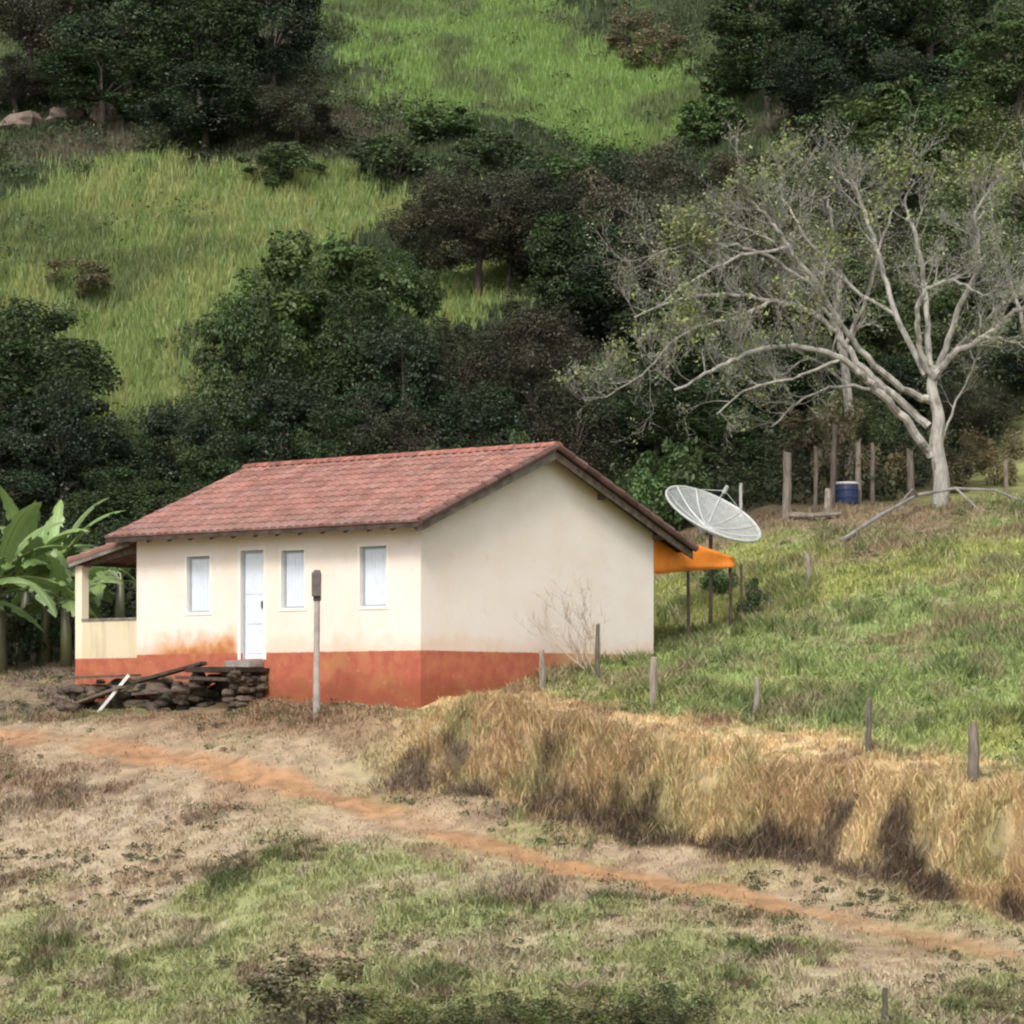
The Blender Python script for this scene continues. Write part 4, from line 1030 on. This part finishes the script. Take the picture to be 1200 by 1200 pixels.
# scrub too fine to count, between the bushes of the upper hillside
r = np.random.default_rng(5); x, y = scatter(8200, 0, 0, 100, 176, (-.25, .24)); c, hh, dd, info = zones(x, y)
k = (info['hf'] > .6) & ((info['b'] < .5) | (r.random(len(x)) < .10)) & (fbm(x, y, 5, 3, 131) > .36)
x, y = x[k][:3300], y[k][:3300]; z = height(x, y); rr_ = .28 + .6 * r.random(len(x)) ** 2
V, Fc, c = leaf_arrays(np.stack([x, y, z + rr_ * .4], 1), np.stack([rr_ * 1.3, rr_ * 1.3, rr_ * .8], 1), 80, .14, (.068, .092, .038), r, cvar=.5)
tag(np_mesh('hillside_scrub', V, Fc, M['leaf_sparse'], c), 'low dark green scrub dotting the upper hillside', 'scrub', None, 'stuff')
x, y = scatter(9000, 0, 0, 40, 77, (-.18, .18)); c, hh, dd, info = zones(x, y); n4_ = fbm(x, y, 1.8, 3, 303)
k = (info['tr'] < .2) & off_house(x, y) & (n4_ > .50 - .25 * ((x < -5.5) & (y > 47) & (y < 53))) & (info['st'] < .4) & (r.random(len(x)) < .75) & (info['wood'] < .3)
x, y, ps_ = x[k], y[k], info['ps'][k]; z = height(x, y); rr_ = .05 + .13 * r.random(len(x)) ** 2
V, Fc, c = leaf_arrays(np.stack([x, y, z + rr_ * .3], 1), np.stack([rr_ * 1.5, rr_ * 1.5, rr_ * .8], 1), 36, .055, (1, 1, 1), r, cvar=.5)
pc_ = np.where(r.random(len(x)) < .5, 1, 0)[:, None] * np.array([[.10, .12, .05]]) + 0
pc_ = np.where((ps_ > .5)[:, None], np.array([[.15, .21, .07]]), np.where(r.random((len(x), 1)) < .5, np.array([[.15, .115, .075]]), np.array([[.12, .14, .06]])))
c = c * np.repeat(pc_, 36 * 4, 0)
tag(np_mesh('low_weeds', V, Fc, M['leaf_sparse'], c), 'small low weeds and tufts scattered over the slope', 'weeds', None, 'stuff')
# undergrowth at the dark foot of the wood
x, y = scatter(2400, 0, 0, 72, 92, (-.24, .22)); c, hh, dd, info = zones(x, y); k = (info['wood'] > .5)
x, y = x[k], y[k]; z = height(x, y); rr_ = .3 + .5 * r.random(len(x))
V, Fc, c = leaf_arrays(np.stack([x, y, z + rr_ * .5], 1), np.stack([rr_, rr_, rr_ * 1.2], 1), 90, .13, (.055, .07, .035), r, cvar=.5)
tag(np_mesh('undergrowth', V, Fc, M['leaf_sparse'], c), 'dark tangled undergrowth along the foot of the wood', 'undergrowth', None, 'stuff')

# ------------------------------------------------------------------ bare trees
def grow(mb, p, d, L, rad, lev, rr, tips, bend=.28, up=.05, kids=(2, 5)):
    n = 4 if lev > 0 else 3; pts = [p.copy()]; rads = [rad]; q = p.copy(); dd = d.normalized()
    for i in range(n):
        dd = (dd + Vector((rr.uniform(-1, 1), rr.uniform(-1, 1), rr.uniform(-1, 1))) * bend + Vector((0, 0, up))).normalized()
        q = q + dd * L / n; pts.append(q.copy()); rads.append(rad * (1 - .62 * (i + 1) / n))
    mb.tube(pts, rads, 5 if lev > 1 else 3, False)
    if lev == 0: tips.append(q); return
    for k in range(rr.randint(*kids)):
        i = rr.randint(1, n); s = pts[i]; td = (pts[i] - pts[i - 1]).normalized()
        sd = (td + Vector((rr.uniform(-1, 1), rr.uniform(-1, 1), rr.uniform(-.7, 1))) * .9).normalized()
        grow(mb, s, sd, L * rr.uniform(.5, .75), max(rads[i] * .62, .0055), lev - 1, rr, tips, bend, up, kids)
def spline(pts, n=6):
    out = []
    for i in range(len(pts) - 1):
        a = pts[max(i - 1, 0)]; b = pts[i]; c = pts[i + 1]; d = pts[min(i + 2, len(pts) - 1)]
        for k in range(n):
            t = k / n; out.append(.5 * ((2 * b) + (c - a) * t + (2 * a - 5 * b + 4 * c - d) * t * t + (3 * b - a - 3 * c + d) * t ** 3))
    out.append(pts[-1]); return out
def bare_tree(label, base, limbs, trunk, seed, lev=3, Ltw=1.5, every=5, leafn=1, leafcol=(.24, .28, .10), leafpatch=()):
    rr = random.Random(seed); root = empty('bare_tree', base, 0, label, 'tree'); B = Vector(base); tips = []
    def pt(a): return P(a[0], a[1], B.y + a[2]) - B
    mb = MB(); tp = spline([pt(a) for a in trunk]); mb.tube(tp, [trunk[0][3] + (trunk[-1][3] - trunk[0][3]) * i / (len(tp) - 1) for i in range(len(tp))], 10)
    mb.build('trunk', M['pale_bark'], root)
    tw = MB()
    for L in limbs:
        m2 = MB(); sp = spline([pt(a) for a in L['p']]); n = len(sp); r0, r1 = L['r']
        for i in range(1, n): sp[i] = sp[i] + Vector((rr.uniform(-1, 1), rr.uniform(-1, 1), rr.uniform(-1, 1))) * .035
        rs = [.74 * r0 + (1.0 * r1 - .74 * r0) * (i / (n - 1)) ** .8 for i in range(n)]
        m2.tube(sp, rs, 8); m2.build('limb', M['pale_bark'], root)
        for i in range(int(n * L.get('s', .25)), n, L.get('e', 2)):
            td = (sp[i] - sp[i - 1]).normalized()
            for q in range(1 + (rr.random() < .2)):
                sd = (td * .8 + Vector((rr.uniform(-1, 1), rr.uniform(-1, 1), rr.uniform(-.3, 1.1))) * .9).normalized()
                grow(tw, sp[i], sd, Ltw * rr.uniform(.6, 1.05), max(rs[i] * .38, .013), lev, rr, tips, up=L.get('u', .05))
    tw.cc = (1, 1, 1); tw.build('twigs', M['twig'], root)['kind'] = 'stuff'
    r = np.random.default_rng(seed); T = np.array([tuple(t) for t in tips]); nv = fbm(T[:, 0] + B.x, T[:, 2], 1.4, 2, 7.7)
    w_ = sstep(.50, .62, nv)
    wp = np.zeros(len(T))
    for (px, py, rp) in leafpatch:
        qx, qz = (px - 600) * B.y / F - B.x, (HOR - py) * B.y / F - B.z
        wp = np.maximum(wp, np.exp(-(((T[:, 0] - qx) ** 2 + (T[:, 2] - qz) ** 2) / (rp * B.y / F) ** 2)))
    keep = r.random(len(T)) < np.maximum(w_ * .10, wp * .8) * leafn
    dull = r.random(len(T)) < .5
    if keep.any():
        V, Fc, c = leaf_arrays(T[keep], np.full((keep.sum(), 3), .24), 6, .10, leafcol, r, shell=.1, aspect=.6)
        V2, F2, c2 = leaf_arrays(T[dull], np.full((dull.sum(), 3), .20), 4, .085, (.21, .235, .145), r, shell=.1, aspect=.45)
        np_mesh('leaves', np.concatenate([V, V2]), np.concatenate([Fc, F2 + len(V)]), M['leaf_sparse'], np.concatenate([c, c2]), root)['kind'] = 'stuff'
    return root, len(tips)
b0 = gpx(1102, 590, -.15); b0 = Vector(((1102 - 600) * 76.5 / F, 76.5, ground_at((1102 - 600) * 76.5 / F, 76.5) - .1))
LM = [
 dict(p=[(1092,535,0),(1060,492,-.4),(1020,450,-.9),(985,420,-1.3),(930,405,-1.9),(880,412,-2.4),(835,434,-2.8),(792,457,-3.1)], r=(.17,.03), s=.45, u=.22),
 dict(p=[(1088,500,0),(1045,462,.3),(1005,425,.5),(985,395,.7),(950,365,.9),(905,352,1.1),(850,345,1.3),(790,352,1.4),(742,372,1.5)], r=(.15,.02), s=.35, u=.20),
 dict(p=[(1090,470,0),(1050,450,-.6),(1000,400,-1.2),(962,342,-1.5),(925,290,-1.8),(900,255,-2),(876,232,-2.1)], r=(.14,.03), s=.35),
 dict(p=[(1095,450,0),(1078,405,-.3),(1076,360,-.6),(1092,335,-.8),(1120,330,-1),(1150,345,-1.1)], r=(.12,.03), s=.4),
 dict(p=[(1092,445,0),(1118,415,-.5),(1155,395,-1),(1190,365,-1.4),(1235,345,-1.8),(1280,300,-2)], r=(.14,.03), s=.3),
 dict(p=[(1095,440,0),(1125,405,.5),(1170,362,.9),(1215,330,1.2),(1270,270,1.4)], r=(.12,.02), s=.3),
 dict(p=[(1100,430,0),(1125,360,-.3),(1147,310,-.5),(1143,255,-.6),(1152,235,-.7),(1164,212,-.7)], r=(.12,.02), s=.3),
 dict(p=[(1085,440,0),(1050,370,.6),(1030,300,1),(1010,240,1.2),(1002,222,1.3),(985,205,1.3)], r=(.12,.02), s=.3),
 dict(p=[(1090,430,0),(1085,350,.9),(1075,280,1.4),(1060,240,1.6),(1072,212,1.6)], r=(.12,.02), s=.3),
 dict(p=[(905,352,1.1),(860,372,1.0),(800,392,.8),(760,432,.6),(712,466,.4)], r=(.07,.015), s=.1, u=.10),
 dict(p=[(962,342,-1.5),(900,300,-1.6),(845,285,-1.8),(790,290,-2),(752,310,-2.1)], r=(.07,.015), s=.2),
 dict(p=[(1050,370,.6),(990,330,.9),(940,270,1.1),(915,225,1.2),(918,205,1.2)], r=(.07,.015), s=.2),
 dict(p=[(1155,395,-1),(1185,400,-1.4),(1225,420,-1.8)], r=(.06,.015), s=.2),
 dict(p=[(1045,462,.3),(990,452,.1),(940,468,-.2),(905,500,-.4)], r=(.07,.02), s=.3),
 dict(p=[(985,420,-1.3),(940,440,-1.7),(880,455,-2.1),(840,485,-2.4)], r=(.06,.02), s=.4),
 dict(p=[(925,290,-1.8),(870,300,-2.2),(810,330,-2.5),(770,360,-2.7)], r=(.06,.02), s=.3),
 dict(p=[(1102,520,0),(1122,470,.3),(1140,430,.6),(1135,400,.8)], r=(.05,.015), s=.3),
]
bt, nt1 = bare_tree('large spreading bare grey tree with pale limbs and a few yellow leaves on the right', b0, LM,
    [(1102,596,0,.22),(1103,560,0,.175),(1097,520,0,.165),(1100,490,0,.15),(1092,455,0,.135),(1095,428,0,.11)], 17, lev=3, Ltw=1.0,
    leafpatch=[(885,205,28),(800,280,24),(1130,185,30),(1030,235,26),(930,380,26),(985,290,28),(800,385,24),(735,405,20),(1180,190,30),(1060,180,26),(1000,270,20),(925,160,20)])
b1 = Vector(((990 - 600) * 80 / F, 80, ground_at((990 - 600) * 80 / F, 80) - .1))
LM2 = [
 dict(p=[(988,420,0),(980,370,0),(984,325,.2),(978,280,.2),(970,235,.3)], r=(.14,.03), s=.3),
 dict(p=[(986,400,0),(955,340,-.4),(925,300,-.6),(890,275,-.8),(850,262,-1)], r=(.08,.02), s=.3),
 dict(p=[(988,410,0),(1015,350,.4),(1030,290,.8),(1050,240,1)], r=(.08,.02), s=.3),
 dict(p=[(990,450,0),(950,420,-.3),(915,440,-.5),(880,430,-.6)], r=(.06,.015), s=.3),
]
bare_tree('slimmer bare tree with a pale straight trunk behind the large spreading one', b1, LM2, [(990,600,0,.13),(997,520,0,.12),(992,450,0,.11),(987,400,0,.11)], 23, lev=3, Ltw=1.0, leafn=.6,
    leafpatch=[(900,310,30),(1010,320,26),(940,270,20)])
b2 = Vector(((1215 - 600) * 84 / F, 84, ground_at((1215 - 600) * 84 / F, 84) - .1))
bare_tree('bare twiggy tree cut by the right edge', b2, [
 dict(p=[(1212,430,0),(1190,350,-.4),(1170,290,-.6),(1160,230,-.8)], r=(.10,.02), s=.2), dict(p=[(1212,420,0),(1215,330,.2),(1205,250,.3),(1200,190,.3)], r=(.10,.02), s=.2)],
 [(1215,560,0,.18),(1214,480,0,.15),(1212,420,0,.12)], 29, lev=3, Ltw=1.0, leafn=.8, leafpatch=[(1190,200,40),(1170,260,26)])
# bare shrub in front of the gable
g = G(702, 796, 50); rr = random.Random(3); root = empty('bare_shrub', g, 0, 'small leafless pale shrub standing before the gable wall', 'shrub'); mb = MB(); tips = []
for k in range(5):
    grow(mb, Vector((0, 0, -.1)), Vector((-.42 + rr.uniform(-.55, .5), rr.uniform(-.15, .15), 1)), 1.15, .024, 3, rr, tips, .16, .10, (2, 4))
mb.build('twigs', surf('pale_twig', (.46, .38, .30), .9, .3, 3), root)
# dead stalks on the bank face
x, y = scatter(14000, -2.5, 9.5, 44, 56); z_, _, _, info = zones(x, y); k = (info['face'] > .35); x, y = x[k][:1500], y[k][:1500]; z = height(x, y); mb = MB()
for i in range(len(x)):
    rr = random.Random(i); v = rr.uniform(.12, .7) if rr.random() < .8 else 1.1; mb.cc = (v, v * .82, v * .70); L = rr.uniform(.15, .42)
    p = Vector((x[i], y[i], z[i] - .03)); d = Vector((rr.uniform(-.5, .5), rr.uniform(-.8, .1), 1)).normalized()
    mb.tube([p, p + d * L * .5, p + d * L + Vector((rr.uniform(-.1, .1), -.05, -.04))], [.007, .006, .003], 3, False)
tag(mb.build('dead_stalks', M['twig']), 'dead brown stalks sticking out of the cut bank face', 'stalks', None, 'stuff')

# ------------------------------------------------------------------ banana plants
def banana(px, py, d, H, nl, seed, label):
    rr = random.Random(seed); x = (px - 600) * d / F; B = Vector((x, d, ground_at(x, d) - .05)); root = empty('banana_plant', B, 0, label, 'banana plant', 'banana plants left of the porch')
    mb = MB(); ln = rr.uniform(-.15, .15)
    mb.cc = (.13, .14, .06); mb.tube([(0, 0, -.1), (ln * .3, 0, H * .3), (ln, 0, H * .52)], [.15, .12, .08], 10); mb.build('stem', M['banana'], root, smooth=True)
    top = Vector((ln, 0, H * .50))
    for k in range(nl):
        az = 2.4 * k + rr.uniform(-.4, .4); el = rr.uniform(.55, 1.35) if k < nl * .7 else rr.uniform(.1, .5); L = rr.uniform(1.5, 2.1) * H / 3.2; wd = rr.uniform(.20, .28) * H / 3.0
        d0 = Vector((math.cos(az) * math.cos(el), math.sin(az) * math.cos(el), math.sin(el))); p = top.copy(); v = d0.copy(); pts = []; n = 20
        for i in range(n + 1):
            pts.append(p.copy()); p = p + v * L / n; v = (v + Vector((0, 0, -.06 - .04 * i / n))).normalized()
        m2 = MB(); cv = rr.uniform(.8, 1.3); side = Vector((-math.sin(az), math.cos(az), 0)); tw = rr.uniform(-.5, .5)
        m2.cc = (.16 * cv, .24 * cv, .085 * cv); rows = []
        for i in range(n + 1):
            f = i / n; ww = wd * (math.sin(math.pi * min(1, max(0, (f - .14) / .86)) ** .7)) ** .6 if .14 < f < 1 else .012
            t = (pts[min(i + 1, n)] - pts[max(i - 1, 0)]).normalized(); s = (side - t * side.dot(t)).normalized(); nn = t.cross(s)
            s = (s * math.cos(tw) + nn * math.sin(tw)); nn = t.cross(s); dr = -abs(nn.z) * 0
            row = []
            for q, (a, dz) in enumerate(((-1, -.30), (-.5, -.08), (0, 0), (.5, -.08), (1, -.30))):
                j = 1 + (rr.uniform(-.32, .08) if abs(a) == 1 else 0)
                m2.cc = tuple(c_ * cv * (1.35 if a == 0 else 1) for c_ in (.175, .265, .08)); row.append(m2.vert(pts[i] + s * ww * a * j + Vector((0, 0, dz * ww))))
            rows.append(row)
        for i in range(n):
            for q in range(4):
                if 0 < q < 3 or rr.random() > .22: m2.f.append((rows[i][q], rows[i][q + 1], rows[i + 1][q + 1], rows[i + 1][q]))
        m2.build('leaf', M['banana'], root, smooth=False)
        m3 = MB(); m3.cc = (.24, .30, .12); m3.tube(pts, [.016 - .012 * i / n for i in range(n + 1)], 5); m3.build('midrib', M['banana'], root)
banana(2, 800, 69, 4.2, 14, 1, 'tall banana plant with its stem at the left edge')
banana(52, 800, 70.5, 3.9, 13, 2, 'banana plant in the middle between the left edge and the porch')
banana(98, 800, 72, 3.8, 12, 3, 'banana plant just left of the porch pillar')
banana(28, 800, 71.2, 3.9, 13, 6, 'banana plant tucked between the left edge one and the middle one')
banana(78, 800, 69.6, 3.0, 12, 7, 'shortest banana plant, in front of the others')
banana(-35, 800, 68, 3.5, 9, 4, 'banana plant mostly outside the left edge')
banana(140, 800, 74, 3.0, 9, 5, 'banana plant seen through the porch opening')

# pale rocks on the upper hillside
for i, (px, d, py, w_, h_, lab) in enumerate([(122,127,164,34,24,'pale rock below the dark top left trees'),(28,127,160,60,26,'flat grey brown rock at the left edge of the upper hill'),(78,127.5,170,56,20,'low dark streaked rock between the two paler hillside rocks')]):
    p = P(px, py, d); p.z = ground_at(p.x, p.y) + h_ * d / F * .35; mb = MB(); mb.cc = (1, .95, .9) if i == 0 else (.55, .5, .47)  # first rock tinted paler than the other two
    rock_bm(mb, (0, 0, 0), (w_ * d / F / 2, .9, h_ * d / F / 2 * 1.2), 70 + i); o = mb.build('rock', M['rock']); o.location = p; tag(o, lab, 'rock', 'rocks on the upper hillside')
sm_ = [(58, 798, 71, .5, 'grey rock in the dark hollow between banana stems and porch')]
for px, py, d, s, lab in sm_:
    p = P(px, py, d); p.z = ground_at(p.x, p.y) + .1; mb = MB(); mb.cc = (.8, .8, .85); rock_bm(mb, (0, 0, 0), (s, s * .7, s * .6), 91); o = mb.build('rock', M['rock']); o.location = p; tag(o, lab, 'rock')
